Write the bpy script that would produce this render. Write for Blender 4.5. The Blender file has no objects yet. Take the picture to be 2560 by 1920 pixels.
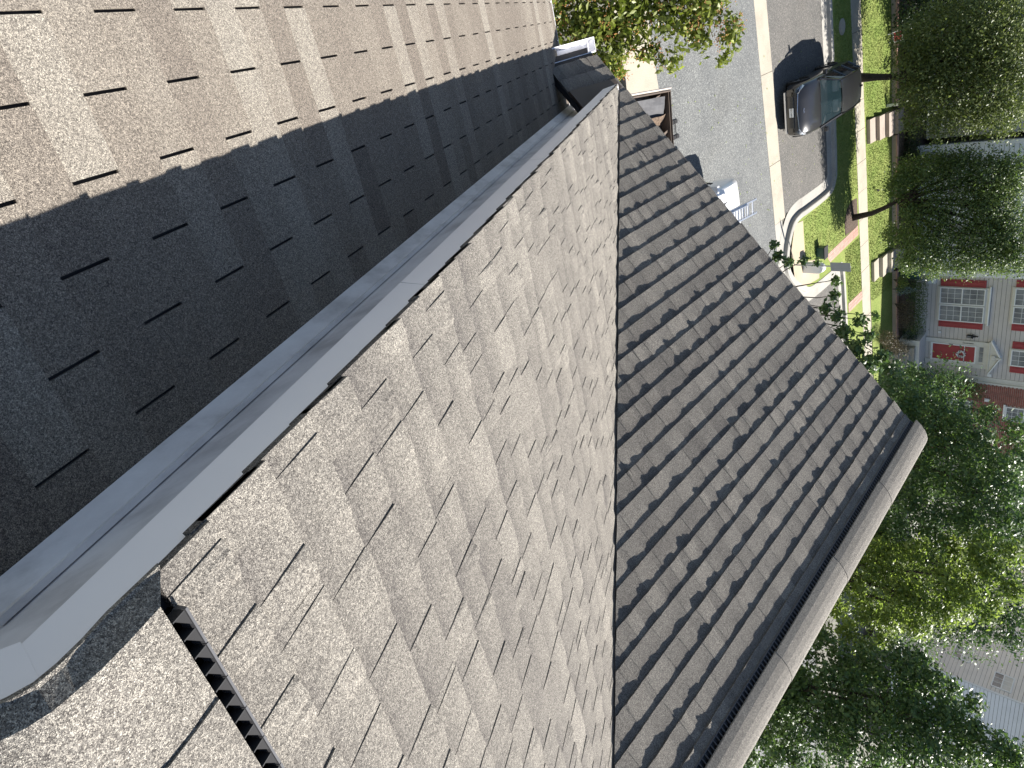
import bpy, bmesh, math, random
import numpy as np
from mathutils import Vector, Matrix
S = bpy.context.scene
COL = S.collection
R = math.radians

# ------------------------------------------------------------------ camera
cam_d = bpy.data.cameras.new('camera')
cam = bpy.data.objects.new('camera', cam_d); COL.objects.link(cam)
yaw, pit, rol = R(36.76), R(-42.739), R(12.441)
fwd = Vector((math.sin(yaw)*math.cos(pit), math.cos(yaw)*math.cos(pit), math.sin(pit)))
rt0 = Vector((math.cos(yaw), -math.sin(yaw), 0)); up0 = rt0.cross(fwd)
rt = math.cos(rol)*rt0 + math.sin(rol)*up0; up = -math.sin(rol)*rt0 + math.cos(rol)*up0
mx, my, mz = up, -rt, -fwd            # the phone is held on its side
cam.matrix_world = Matrix(((mx.x, my.x, mz.x, -0.5742), (mx.y, my.y, mz.y, -5.4071), (mx.z, my.z, mz.z, 3.7483), (0, 0, 0, 1)))
cam_d.sensor_width = 36; cam_d.lens = 1667.8*36/2560
cam_d.clip_start = 0.05; cam_d.clip_end = 400
S.camera = cam

# ------------------------------------------------------------------ light
SUN = Vector((0.650, 0.238, 0.722)).normalized()
w = bpy.data.worlds.new('World'); S.world = w; w.use_nodes = True
wn = w.node_tree; bg = wn.nodes['Background']
sky = wn.nodes.new('ShaderNodeTexSky'); sky.sky_type = 'NISHITA'; sky.sun_disc = False
sky.sun_elevation = math.asin(SUN.z); sky.sun_rotation = math.atan2(SUN.x, SUN.y)
sky.altitude = 100; sky.air_density = 1.0; sky.dust_density = 0.6; sky.ozone_density = 1.0
wn.links.new(sky.outputs[0], bg.inputs[0]); bg.inputs[1].default_value = 0.05
sd = bpy.data.lights.new('sun', 'SUN'); sd.energy = 4.5; sd.angle = R(0.5); sd.color = (1, 0.955, 0.895)
so = bpy.data.objects.new('sun', sd); COL.objects.link(so)
so.rotation_euler = SUN.to_track_quat('Z', 'Y').to_euler()
S.view_settings.view_transform = 'Standard'; S.view_settings.look = 'None'
S.view_settings.exposure = 1.40; S.view_settings.gamma = 1; S.view_settings.use_curve_mapping = False
S.cycles.max_bounces = 6; S.cycles.diffuse_bounces = 3; S.cycles.glossy_bounces = 3; S.cycles.transparent_max_bounces = 6

# ------------------------------------------------------------------ materials
def mat(name):
    m = bpy.data.materials.new(name); m.use_nodes = True
    nt = m.node_tree; return m, nt, nt.nodes['Principled BSDF']
def N(nt, typ, **kw):
    n = nt.nodes.new(typ)
    for k, v in kw.items():
        if k[0] == 'i' and k[1:].isdigit(): n.inputs[int(k[1:])].default_value = v
        else: setattr(n, k, v)
    return n
def ramp(nt, fac, stops):
    n = nt.nodes.new('ShaderNodeValToRGB'); e = n.color_ramp.elements
    while len(e) < len(stops): e.new(0.5)
    for s, (p, c) in zip(e, stops): s.position = p; s.color = (*c, 1)
    nt.links.new(fac, n.inputs[0]); return n.outputs[0]
def mix(nt, fac, a, b, mode='MIX'):
    n = nt.nodes.new('ShaderNodeMix'); n.data_type = 'RGBA'; n.blend_type = mode
    for sock, v in ((n.inputs[0], fac), (n.inputs[6], a), (n.inputs[7], b)):
        if hasattr(v, 'links') or hasattr(v, 'is_output'): nt.links.new(v, sock)
        elif isinstance(v, (int, float)): sock.default_value = v
        else: sock.default_value = (*v, 1)
    return n.outputs[2]
def math_(nt, op, a, b=None, c=None):
    n = nt.nodes.new('ShaderNodeMath'); n.operation = op
    for i, v in enumerate((a, b, c)):
        if v is None: continue
        if isinstance(v, (int, float)): n.inputs[i].default_value = v
        else: nt.links.new(v, n.inputs[i])
    return n.outputs[0]
def noise(nt, scale, detail=3, vec=None, rough=0.5):
    n = N(nt, 'ShaderNodeTexNoise'); n.inputs['Scale'].default_value = scale
    n.inputs['Detail'].default_value = detail; n.inputs['Roughness'].default_value = rough
    if vec is None: vec = pos(nt)
    nt.links.new(vec, n.inputs['Vector']); return n.outputs['Fac']
def pos(nt):
    return N(nt, 'ShaderNodeNewGeometry').outputs['Position']
def bump(nt, b, h, strength=0.5, dist=0.01):
    n = N(nt, 'ShaderNodeBump'); n.inputs['Strength'].default_value = strength; n.inputs['Distance'].default_value = dist
    nt.links.new(h, n.inputs['Height']); nt.links.new(n.outputs[0], b.inputs['Normal'])
def simple(name, col, rough=0.6, metal=0.0, var=0.15, scale=6.0, spec=0.5, bmp=0.0):
    m, nt, b = mat(name)
    f = noise(nt, scale, 4)
    c = ramp(nt, f, [(0.3, tuple(x*(1-var) for x in col)), (0.7, tuple(min(1, x*(1+var)) for x in col))])
    nt.links.new(c, b.inputs['Base Color']); b.inputs['Roughness'].default_value = rough
    b.inputs['Metallic'].default_value = metal; b.inputs['Specular IOR Level'].default_value = spec
    if bmp: bump(nt, b, noise(nt, scale*6, 3), bmp, 0.01)
    return m

def shingle_mat(name, dark, mid, light, gscale=820, ov=.26):
    m, nt, b = mat(name)
    at = N(nt, 'ShaderNodeAttribute', attribute_name='tone').outputs['Fac']
    oi = N(nt, 'ShaderNodeObjectInfo').outputs['Random']
    p = pos(nt)
    t = math_(nt, 'ADD', at, math_(nt, 'MULTIPLY', math_(nt, 'SUBTRACT', oi, 0.5), ov))
    t = math_(nt, 'ADD', t, math_(nt, 'MULTIPLY', math_(nt, 'SUBTRACT', noise(nt, 6, 3, p), 0.5), 0.22))
    base = ramp(nt, t, [(0.05, dark), (0.5, mid), (0.95, light)])
    # mineral granules: every cell its own shade
    v = N(nt, 'ShaderNodeTexVoronoi', feature='F1'); v.inputs['Scale'].default_value = gscale
    nt.links.new(p, v.inputs['Vector'])
    sep = N(nt, 'ShaderNodeSeparateColor'); nt.links.new(v.outputs['Color'], sep.inputs[0])
    g = ramp(nt, sep.outputs[0], [(0.0, (0.30, 0.28, 0.28)), (0.35, (0.75, 0.73, 0.72)), (0.7, (1.15, 1.12, 1.08)), (1.0, (2.1, 2.02, 1.9))])
    c = mix(nt, 1.0, base, g, 'MULTIPLY')
    v2 = N(nt, 'ShaderNodeTexVoronoi', feature='F1'); v2.inputs['Scale'].default_value = gscale*0.33
    nt.links.new(p, v2.inputs['Vector'])
    sep2 = N(nt, 'ShaderNodeSeparateColor'); nt.links.new(v2.outputs['Color'], sep2.inputs[0])
    g2 = ramp(nt, sep2.outputs[1], [(0.0, (0.64, 0.63, 0.63)), (1.0, (1.38, 1.37, 1.35))])
    c = mix(nt, 1.0, c, g2, 'MULTIPLY')
    nt.links.new(c, b.inputs['Base Color']); b.inputs['Roughness'].default_value = 0.9
    b.inputs['Specular IOR Level'].default_value = 0.25
    bump(nt, b, v.outputs['Distance'], 0.55, 0.002)
    return m
M = {}
M['shingle'] = shingle_mat('asphalt_shingle', (0.106, 0.101, 0.097), (0.175, 0.168, 0.154), (0.262, 0.252, 0.228))
M['shingle3'] = shingle_mat('three_tab_shingle', (0.14, 0.124, 0.109), (0.195, 0.178, 0.155), (0.275, 0.264, 0.235), 900, .15)
M['felt'] = simple('roofing_felt', (0.02, 0.02, 0.022), 0.9)
M['alu'] = simple('white_aluminium', (0.87, 0.87, 0.90), 0.42, 0, 0.025, 3)
def dirty():
    m, nt, b = mat('weathered_aluminium')
    p = pos(nt)
    mp = N(nt, 'ShaderNodeMapping'); mp.inputs['Scale'].default_value = (8, 2.2, 5); nt.links.new(p, mp.inputs[0])
    f = noise(nt, 1.5, 6, mp.outputs[0], 0.65)
    c = ramp(nt, f, [(0.3, (0.50, 0.475, 0.475)), (0.5, (0.72, 0.69, 0.695)), (0.7, (0.82, 0.795, 0.80))])
    nt.links.new(c, b.inputs['Base Color']); b.inputs['Roughness'].default_value = 0.55
    return m
M['alu_dirty'] = dirty()
M['brown_metal'] = simple('brown_metal', (0.085, 0.062, 0.047), 0.6, 0.0, 0.15, 5)
M['plastic'] = simple('black_plastic', (0.012, 0.012, 0.013), 0.38, 0, 0.1)
M['plastic_lip'] = simple('worn_black_plastic', (0.10, 0.10, 0.105), 0.5, 0, 0.1, 6, 0.3)
M['plastic_fin'] = simple('grey_plastic', (0.03, 0.03, 0.032), 0.65, 0, 0.1, 6, 0.25)
M['slot'] = simple('vent_slot', (0.004, 0.004, 0.004), 1.0, 0, 0.1, 6, 0.0)  # near-black base colour stands in for the deep shade inside the slot
M['white'] = simple('white_paint', (0.78, 0.78, 0.76), 0.5, 0, 0.03, 3)
M['cream'] = simple('cream_paint', (0.62, 0.60, 0.54), 0.55, 0, 0.05, 3)
M['taupe'] = simple('taupe_siding', (0.58, 0.53, 0.48), 0.6, 0, 0.06, 2)
M['white_siding'] = simple('white_siding', (0.74, 0.75, 0.76), 0.55, 0, 0.04, 2)
M['beige_siding'] = simple('beige_siding', (0.80, 0.74, 0.66), 0.6, 0, 0.05, 2)
M['groove'] = simple('siding_shadow_line', (0.10, 0.095, 0.09), 0.8)
M['red'] = simple('red_shutter', (0.33, 0.035, 0.04), 0.45, 0, 0.08, 4)
M['mortar'] = simple('mortar', (0.50, 0.44, 0.39), 0.9)
M['brick'] = simple('brick', (0.27, 0.10, 0.075), 0.85, 0, 0.35, 4)
M['paver'] = simple('pink_brick_paver', (0.47, 0.28, 0.225), 0.85, 0, 0.14, 5)
M['dry_ground'] = simple('dry_ground', (0.15, 0.145, 0.12), 0.95, 0, 0.3, 0.6)
M['dark'] = simple('dark_interior', (0.02, 0.022, 0.025), 0.7)
M['black'] = simple('black_rubber', (0.015, 0.015, 0.016), 0.75)
M['trunk'] = simple('bark', (0.05, 0.04, 0.033), 0.9, 0, 0.35, 14, 0.3, 0.6)
M['mulch'] = simple('mulch', (0.10, 0.075, 0.06), 0.95, 0, 0.5, 30, 0.2, 1.0)
M['soil'] = simple('planting_bed', (0.13, 0.095, 0.07), 0.95, 0, 0.5, 14, 0.2, 1.0)
M['green_bin'] = simple('green_plastic', (0.012, 0.06, 0.05), 0.45, 0, 0.1)
M['grey_box'] = simple('grey_metal', (0.33, 0.335, 0.32), 0.5, 0.0, 0.05)
M['dull_steel'] = simple('dull_steel', (0.10, 0.10, 0.105), 0.8, 0.0, 0.12, 6, 0.2)
M['steel'] = simple('bare_aluminium', (0.62, 0.64, 0.68), 0.28, 0.75, 0.08)
M['carpaint'] = None
def paint(name, col, rough=0.28, metal=0.35):
    m, nt, b = mat(name); b.inputs['Base Color'].default_value = (*col, 1); b.inputs['Roughness'].default_value = rough
    b.inputs['Metallic'].default_value = metal; b.inputs['Coat Weight'].default_value = 0.8; b.inputs['Coat Roughness'].default_value = 0.06
    f = noise(nt, 3, 3); c = ramp(nt, f, [(0.3, tuple(x*0.93 for x in col)), (0.7, tuple(x*1.07 for x in col))]); nt.links.new(c, b.inputs['Base Color'])
    return m
M['carpaint'] = paint('dark_grey_car_paint', (0.021, 0.021, 0.023), 0.3, 0.1)
M['gloss_black'] = paint('gloss_black', (0.01, 0.01, 0.011), 0.2, 0.0)
M['truckpaint'] = paint('white_truck_paint', (0.8, 0.8, 0.8), 0.3, 0.0)
M['chrome'] = simple('chrome_trim', (0.72, 0.73, 0.78), 0.18, 0.9, 0.05)
M['lamp'] = simple('headlight_lens', (0.5, 0.52, 0.56), 0.12, 0.4, 0.1)
M['seat'] = simple('pale_seat', (0.45, 0.43, 0.40), 0.7, 0, 0.1)
def glass(name, tint, alpha):
    m, nt, b = mat(name); b.inputs['Base Color'].default_value = (*tint, 1); b.inputs['Roughness'].default_value = 0.04
    b.inputs['Alpha'].default_value = alpha; b.inputs['Specular IOR Level'].default_value = 0.8
    return m
M['glass'] = glass('car_glass', (0.03, 0.06, 0.065), 0.38)
M['glass_dark'] = glass('dark_car_glass', (0.01, 0.012, 0.012), 0.85)
def pane():
    m, nt, b = mat('window_pane')
    f = noise(nt, 1.6, 3); c = ramp(nt, f, [(0.35, (0.10, 0.115, 0.13)), (0.6, (0.22, 0.24, 0.25))])
    nt.links.new(c, b.inputs['Base Color']); b.inputs['Roughness'].default_value = 0.05; b.inputs['Specular IOR Level'].default_value = 0.7
    return m
M['pane'] = pane()
def asphalt(name, col, warm):
    m, nt, b = mat(name); p = pos(nt)
    v = N(nt, 'ShaderNodeTexVoronoi'); v.inputs['Scale'].default_value = 45; nt.links.new(p, v.inputs['Vector'])
    sep = N(nt, 'ShaderNodeSeparateColor'); nt.links.new(v.outputs['Color'], sep.inputs[0])
    base = ramp(nt, noise(nt, 0.7, 5, p, 0.6), [(0.3, tuple(x*0.88 for x in col)), (0.7, tuple(x*1.1 for x in warm))])
    g = ramp(nt, sep.outputs[0], [(0, (0.62, 0.62, 0.62)), (0.8, (1.12, 1.12, 1.12)), (1, (1.9, 1.88, 1.8))])
    nt.links.new(mix(nt, 1, base, g, 'MULTIPLY'), b.inputs['Base Color']); b.inputs['Roughness'].default_value = 0.9
    st = ramp(nt, noise(nt, 0.35, 2, p, 0.4), [(0.60, (1, 1, 1)), (0.72, (0.80, 0.79, 0.78))])
    nt.links.new(mix(nt, 1, mix(nt, 1, base, g, 'MULTIPLY'), st, 'MULTIPLY'), b.inputs['Base Color'])
    bump(nt, b, v.outputs['Distance'], 0.5, 0.02); return m
M['asphalt'] = asphalt('asphalt', (0.142, 0.147, 0.146), (0.148, 0.152, 0.147))
M['asphalt_bay'] = asphalt('older_asphalt', (0.118, 0.114, 0.106), (0.122, 0.115, 0.105))
def concrete(name, col):
    m, nt, b = mat(name); p = pos(nt)
    a = noise(nt, 1.3, 6, p, 0.65); g = noise(nt, 40, 2, p)
    c = ramp(nt, a, [(0.25, tuple(x*0.8 for x in col)), (0.5, col), (0.75, tuple(x*1.08 for x in col))])
    c = mix(nt, 1, c, ramp(nt, g, [(0.3, (0.85, 0.85, 0.84)), (0.7, (1.1, 1.1, 1.1))]), 'MULTIPLY')
    nt.links.new(c, b.inputs['Base Color']); b.inputs['Roughness'].default_value = 0.85; bump(nt, b, g, 0.3, 0.01); return m
M['concrete'] = concrete('concrete', (0.37, 0.335, 0.27))
M['curb'] = concrete('pale_concrete', (0.35, 0.335, 0.30))
M['tan_concrete'] = concrete('tan_concrete', (0.40, 0.33, 0.235))
M['step'] = concrete('step_concrete', (0.36, 0.30, 0.255))
def grass_mat(name, a, bcol):
    m, nt, b = mat(name); p = pos(nt)
    c = ramp(nt, noise(nt, 0.9, 6, p, 0.7), [(0.3, a), (0.7, bcol)])
    c = mix(nt, 1, c, ramp(nt, noise(nt, 22, 2, p), [(0.3, (0.7, 0.7, 0.65)), (0.7, (1.25, 1.25, 1.15))]), 'MULTIPLY')
    nt.links.new(c, b.inputs['Base Color']); b.inputs['Roughness'].default_value = 0.9; b.inputs['Specular IOR Level'].default_value = 0.2
    bump(nt, b, noise(nt, 30, 3, p), 0.4, 0.03); return m
M['grass'] = grass_mat('grass', (0.15, 0.215, 0.05), (0.235, 0.265, 0.085))
def leaf_mat(name, a, bcol, trans=0.35):
    m, nt, b = mat(name)
    at = N(nt, 'ShaderNodeAttribute', attribute_name='tone').outputs['Fac']
    c = ramp(nt, at, [(0.0, a), (0.85, bcol), (1.0, tuple(min(1, x*1.5) for x in bcol))])
    nt.links.new(c, b.inputs['Base Color']); b.inputs['Roughness'].default_value = 0.42; b.inputs['Specular IOR Level'].default_value = 0.45
    tr = N(nt, 'ShaderNodeBsdfTranslucent'); nt.links.new(mix(nt, 1, c, (1.15, 1.25, 0.75), 'MULTIPLY'), tr.inputs[0])
    ms = N(nt, 'ShaderNodeMixShader'); ms.inputs[0].default_value = trans
    nt.links.new(b.outputs[0], ms.inputs[1]); nt.links.new(tr.outputs[0], ms.inputs[2])
    nt.links.new(ms.outputs[0], nt.nodes['Material Output'].inputs[0]); return m
M['leaf_maple'] = leaf_mat('maple_leaves', (0.042, 0.088, 0.034), (0.125, 0.19, 0.058))
M['leaf_bright'] = leaf_mat('sunlit_pale_leaves', (0.10, 0.155, 0.036), (0.27, 0.325, 0.095), 0.5)  # paler twin of maple_leaves, the maple's sunlight put into colour; also on bushes
M['leaf_near'] = leaf_mat('ornamental_leaves', (0.09, 0.13, 0.02), (0.24, 0.27, 0.055), 0.4)
M['berry'] = simple('orange_berries', (0.42, 0.19, 0.06), 0.5)
M['leaf_olive'] = leaf_mat('small_olive_leaves', (0.055, 0.085, 0.026), (0.20, 0.235, 0.07), 0.38)
M['leaf_street'] = leaf_mat('street_tree_leaves', (0.045, 0.085, 0.028), (0.16, 0.215, 0.065), 0.38)
M['leaf_dark'] = leaf_mat('evergreen_leaves', (0.014, 0.032, 0.013), (0.038, 0.07, 0.02), 0.15)
M['leaf_bronze'] = leaf_mat('bronze_leaves', (0.07, 0.055, 0.035), (0.15, 0.12, 0.075), 0.2)
M['leaf_blue'] = leaf_mat('blue_spruce_needles', (0.07, 0.11, 0.10), (0.16, 0.22, 0.2), 0.1)

# ------------------------------------------------------------------ helpers
def mesh_obj(name, verts, faces, m, parent=None, tone=None, me=None, mats=None, fmat=None, smooth=False):
    if me is None:
        me = bpy.data.meshes.new(name); me.from_pydata([tuple(v) for v in verts], [], faces)
        if m is not None: me.materials.append(m)
        for x in (mats or []): me.materials.append(x)
        if fmat: me.polygons.foreach_set('material_index', fmat)
        if tone is not None:
            a = me.attributes.new('tone', 'FLOAT', 'POINT'); a.data.foreach_set('value', np.asarray(tone, 'f'))
        if smooth: me.polygons.foreach_set('use_smooth', [True]*len(me.polygons))
        me.update()
    o = bpy.data.objects.new(name, me); COL.objects.link(o)
    if parent: o.parent = parent
    return o
def tag(o, label=None, cat=None, group=None, kind=None):
    for k, v in (('label', label), ('category', cat), ('group', group), ('kind', kind)):
        if v: o[k] = v
    return o
def thing(name, label, cat, group=None):
    o = bpy.data.objects.new(name, None); COL.objects.link(o); o.empty_display_size = 0.2
    return tag(o, label, cat, group)
def structure(o): o['kind'] = 'structure'; return o
class MB:
    def __init__(s): s.v = []; s.f = []
    def add(s, v, f):
        n = len(s.v); s.v += [tuple(x) for x in v]; s.f += [tuple(i+n for i in q) for q in f]; return s
    def box(s, x0, x1, y0, y1, z0, z1, mtx=None):
        v = [(x, y, z) for z in (z0, z1) for y in (y0, y1) for x in (x0, x1)]
        if mtx: v = [mtx @ Vector(p) for p in v]
        return s.add(v, [(0, 2, 3, 1), (4, 5, 7, 6), (0, 1, 5, 4), (2, 6, 7, 3), (0, 4, 6, 2), (1, 3, 7, 5)])
    def quad(s, a, b, c, d): return s.add([a, b, c, d], [(0, 1, 2, 3)])
    def prism(s, poly, z0, z1):     # poly: plan points, counter-clockwise
        n = len(poly); zz0 = z0 if callable(z0) else (lambda x, y: z0); zz1 = z1 if callable(z1) else (lambda x, y: z1)
        v = [(x, y, zz0(x, y)) for x, y in poly] + [(x, y, zz1(x, y)) for x, y in poly]
        return s.add(v, [tuple(range(n-1, -1, -1)), tuple(range(n, 2*n))] + [(i, (i+1) % n, n+(i+1) % n, n+i) for i in range(n)])
    def tube(s, pts, rad, k=6):
        pts = [Vector(p) for p in pts]; n = len(pts)
        rad = rad if hasattr(rad, '__len__') else [rad]*n; vs = []
        for i, p in enumerate(pts):
            d = (pts[min(i+1, n-1)]-pts[max(i-1, 0)]).normalized()
            a = d.orthogonal().normalized() if i == 0 else (a - d*a.dot(d)).normalized()
            b = d.cross(a)
            vs += [p + rad[i]*(a*math.cos(2*math.pi*j/k)+b*math.sin(2*math.pi*j/k)) for j in range(k)]
        fs = [(i*k+j, i*k+(j+1) % k, (i+1)*k+(j+1) % k, (i+1)*k+j) for i in range(n-1) for j in range(k)]
        fs += [tuple(range(k-1, -1, -1)), tuple(range((n-1)*k, n*k))]
        return s.add(vs, fs)
    def build(s, name, m, parent=None, smooth=False): return mesh_obj(name, s.v, s.f, m, parent, smooth=smooth)
def bevel(o, wd=0.01, seg=2):
    md = o.modifiers.new('bevel', 'BEVEL'); md.width = wd; md.segments = seg; md.limit_method = 'ANGLE'; return o
def box(name, x0, x1, y0, y1, z0, z1, m, parent=None, bv=0, mtx=None):
    o = MB().box(x0, x1, y0, y1, z0, z1, mtx).build(name, m, parent)
    if bv: bevel(o, bv)
    return o

# ------------------------------------------------------------------ our roofs
TH, PH = R(28.72), R(38.627)
tT, tP = math.tan(TH), math.tan(PH)
Y0 = -0.0853                                   # main slope: z = -tT (y - Y0); gable slope: z = tP x
class Frame:
    def __init__(s, o, u, w):
        s.o = Vector(o); s.u = Vector(u).normalized(); s.w = Vector(w).normalized(); s.n = s.u.cross(s.w)
        if s.n.z < 0: s.n = -s.n; s.flip = True
        else: s.flip = False
    def m(s, u=0, w=0, n=0):
        p = s.o + s.u*u + s.w*w + s.n*n
        return Matrix(((s.u.x, s.w.x, s.n.x, p.x), (s.u.y, s.w.y, s.n.y, p.y), (s.u.z, s.w.z, s.n.z, p.z), (0, 0, 0, 1)))
# strips are built as open sheets (u along the course, w up the slope, h out of it); cut; then given their thickness
def lam_sheets(rng, L, E, tk=.0032, lk=1.0):
    sh = []
    hb = lambda w: 0.0078*(1-w/(E+.03))
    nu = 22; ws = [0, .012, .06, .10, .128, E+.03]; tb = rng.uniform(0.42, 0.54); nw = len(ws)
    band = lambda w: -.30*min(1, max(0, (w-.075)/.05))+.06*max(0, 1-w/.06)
    v = []; 
    for i in range(nu+1):
        j = rng.uniform(0, .0022)
        for w in ws: v.append((L*i/nu, w + (rng.uniform(-.0012, .0012) if w == 0 else 0), hb(w) + j*(1-w/(E+.03))))
    f = [(i*nw+k, (i+1)*nw+k, (i+1)*nw+k+1, i*nw+k+1) for i in range(nu) for k in range(nw-1)]
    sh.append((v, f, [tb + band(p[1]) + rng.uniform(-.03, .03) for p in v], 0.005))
    u = rng.uniform(-0.02, 0.05)
    while u < L-0.04:
        wd = rng.choice([.07, .10, .13, .165, .21]); u1 = min(u+wd, L-.002); u0 = max(u, .002)
        if u1-u0 > .03:
            lift = rng.choice([.001, .003, .005, .0075])*rng.uniform(.7, 1.2)*lk; sk = rng.uniform(.5, 2.0); tp = rng.uniform(.003, .012); tn = rng.uniform(0.44, 0.66); nn = 9; bs = rng.choice([0, .3, .8, 1.1]); wj = rng.uniform(-.015, .02)
            v = []
            for i in range(nn+1):
                s = i/nn; b = (math.sin(math.pi*s**sk)**0.45+rng.uniform(-.28, .28)) if 0 < s < 1 else .35*rng.random()
                for w in (0, .018, .06, .098, .125, E+.004):
                    uu = u0 + (u1-u0)*s; uu += (0.5-s)*2*tp*(w/E) 
                    h = hb(w) + tk*(1-.74*w/E) + b*lift*max(0, 1-w/(E*.75))**1.2 + .0012*math.sin(math.pi*min(1, w/E))
                    v.append((uu, w + (rng.uniform(-.0015, .0015) if w == 0 else 0), h))
            f = [(i*6+k, (i+1)*6+k, (i+1)*6+k+1, i*6+k+1) for i in range(nn) for k in range(5)]
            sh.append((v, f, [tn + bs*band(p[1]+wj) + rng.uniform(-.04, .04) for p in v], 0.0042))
        u += wd + rng.choice([.035, .06, .09, .13])
    return sh
def tab_sheets(rng, L, E):
    sh = []; t = rng.uniform(.3, .7)
    for k in range(3):
        u0, u1 = L*k/3+.0037, L*(k+1)/3-.0037
        tn = t + rng.uniform(-.16, .16); v = []
        for i in range(4):
            for w in (0, .01, E*.6, E-.001):
                v.append((u0+(u1-u0)*i/3, w+(rng.uniform(-.0008, .0008) if w == 0 else 0), .0085*(1-w/E*.55)+rng.uniform(0, .0006)))
        f = [(i*4+j, (i+1)*4+j, (i+1)*4+j+1, i*4+j+1) for i in range(3) for j in range(3)]
        sh.append((v, f, [tn+rng.uniform(-.03, .03) for _ in v], .008))
    return sh
def strip_mesh(sheets, m, cuts=(), flip=False, name='shingle', skirt=0.0):
    # cuts: list of (point, normal) in local coordinates; the part on the +normal side is removed
    bm = bmesh.new(); lay = bm.verts.layers.float.new('tone')
    for v, f, t, th in sheets:
        b2 = bmesh.new(); l2 = b2.verts.layers.float.new('tone')
        vs = []
        for p, tt in zip(v, t):
            q = b2.verts.new(p); q[l2] = tt; vs.append(q)
        for q in f: b2.faces.new([vs[i] for i in (q[::-1] if flip else q)])
        for cp, cn in cuts:
            bmesh.ops.bisect_plane(b2, geom=b2.verts[:]+b2.edges[:]+b2.faces[:], plane_co=cp, plane_no=cn, clear_outer=True)
        if not b2.faces: b2.free(); continue
        ed = [e for e in b2.edges if e.is_boundary]
        r = bmesh.ops.extrude_edge_only(b2, edges=ed)
        for q in r['geom']:
            if isinstance(q, bmesh.types.BMVert): 
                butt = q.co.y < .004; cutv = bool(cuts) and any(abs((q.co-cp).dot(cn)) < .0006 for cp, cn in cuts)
                q.co.z -= th + (skirt if cutv else 0); q[l2] = q[l2]*(.5 if butt else .85) if not cutv else .05  # cut edges get a near-black tone that deepens their shade
        bmesh.ops.recalc_face_normals(b2, faces=b2.faces[:])
        top = max(b2.faces, key=lambda q: q.calc_area())
        if top.normal.z < 0: bmesh.ops.reverse_faces(b2, faces=b2.faces[:])
        mp = {}
        for q in b2.verts:
            k = bm.verts.new(q.co); k[lay] = q[l2]; mp[q] = k
        for q in b2.faces: bm.faces.new([mp[x] for x in q.verts])
        b2.free()
    if not bm.faces: bm.free(); return None
    me = bpy.data.meshes.new(name); bm.to_mesh(me); bm.free(); me.materials.append(m); return me
CNT = {}
def lay_roof(fr, courses, E, L, span, offs, sheets, m, parent, seed, cutf=None, nvar=10, lift=0.0, maxn=290):
    """span(k) -> (u0,u1) to cover in course k; cutf(k,u) -> cut planes in world space or []"""
    rng = random.Random(seed)
    base = [strip_mesh(sheets(rng, L, E), m, flip=fr.flip) for _ in range(nvar)]
    lst = []
    for k in courses:
        a, b = span(k); u = a - (offs(k, rng) % L)
        while u < b:
            lst.append((k, u)); u += L
    objs = []
    for n, (k, u) in enumerate(lst):
        mtx = fr.m(u, k*E, lift)
        rz = Matrix.Rotation(rng.uniform(-.0012, .0012), 4, 'Z'); mtx = mtx @ rz
        cuts = []
        if cutf:
            inv = mtx.inverted()
            corners = [mtx @ Vector((x, y, 0)) for x in (0, L) for y in (-.005, E+.035)]
            drop = False
            for cp, cn in cutf(k, u):
                d = [(c-cp).dot(cn) for c in corners]
                if min(d) > 0: drop = True; break
                if max(d) > 0:
                    cuts.append((inv @ cp, (inv.to_3x3() @ cn).normalized()))
            if drop: continue
        if cuts:
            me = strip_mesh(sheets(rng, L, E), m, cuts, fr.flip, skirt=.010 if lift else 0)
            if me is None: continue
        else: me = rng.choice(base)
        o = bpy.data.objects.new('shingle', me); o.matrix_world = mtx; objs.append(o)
    for o in objs[:]:
        COL.objects.link(o); o.parent = parent
    return objs

house = thing('townhouse', 'townhouse under the camera with tan shingled main roof, front gable slope and white rake fascia', 'house')
RIDGE_Y = -5.50
# --- main slope (faces the street)
fm = Frame((0, Y0, 0), (1, 0, 0), (0, -math.cos(TH), math.sin(TH)))
zmain = lambda y: -tT*(y-Y0)
vx = lambda y: (Y0-y)*tT/tP                    # valley x at y
def deck(name, pts, m, parent, th=0.05):
    pts = [Vector(p) for p in pts]; n = (pts[1]-pts[0]).cross(pts[2]-pts[0]).normalized()
    if n.z < 0: pts.reverse(); n = -n
    k = len(pts); v = [p-n*.004 for p in pts]+[p-n*th for p in pts]
    return mesh_obj(name, v, [tuple(range(k)), tuple(range(2*k-1, k-1, -1))]+[((i+1) % k, i, k+i, k+(i+1) % k) for i in range(k)], m, parent)
main = deck('roof_slope', [(-.065, Y0-.06, zmain(Y0-.06)), (vx(-5.43)+.0, -5.43, zmain(-5.43)), (-.065, -5.43, zmain(-5.43))], M['felt'], house)
main['label'] = 'sunlit tan shingled slope running down from the ridge to a point at the valley'
E = 0.143
sl_main = (Y0-RIDGE_Y)/math.cos(TH)
valley_d = Vector((1, -tP/tT, tP)).normalized()
valley_n = valley_d.cross(Vector((0, math.sin(TH), math.cos(TH)))).normalized()
if valley_n.x < 0: valley_n = -valley_n
vp0 = Vector((0.0, Y0, 0))
ridge_cut = (Vector((0, -5.324, zmain(-5.324))), fm.w)
rngr = random.Random(5)
def main_cuts(k, u):
    return [(vp0-valley_n*(.105+rngr.uniform(-.005, .005)), valley_n), (Vector((-.085+rngr.uniform(-.003, .0035), 0, 0)), Vector((-1, 0, 0))), ridge_cut]
def main_span(k):
    y = Y0-(k*E+E)*math.cos(TH); return (-.09, vx(y)+.1)
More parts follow.
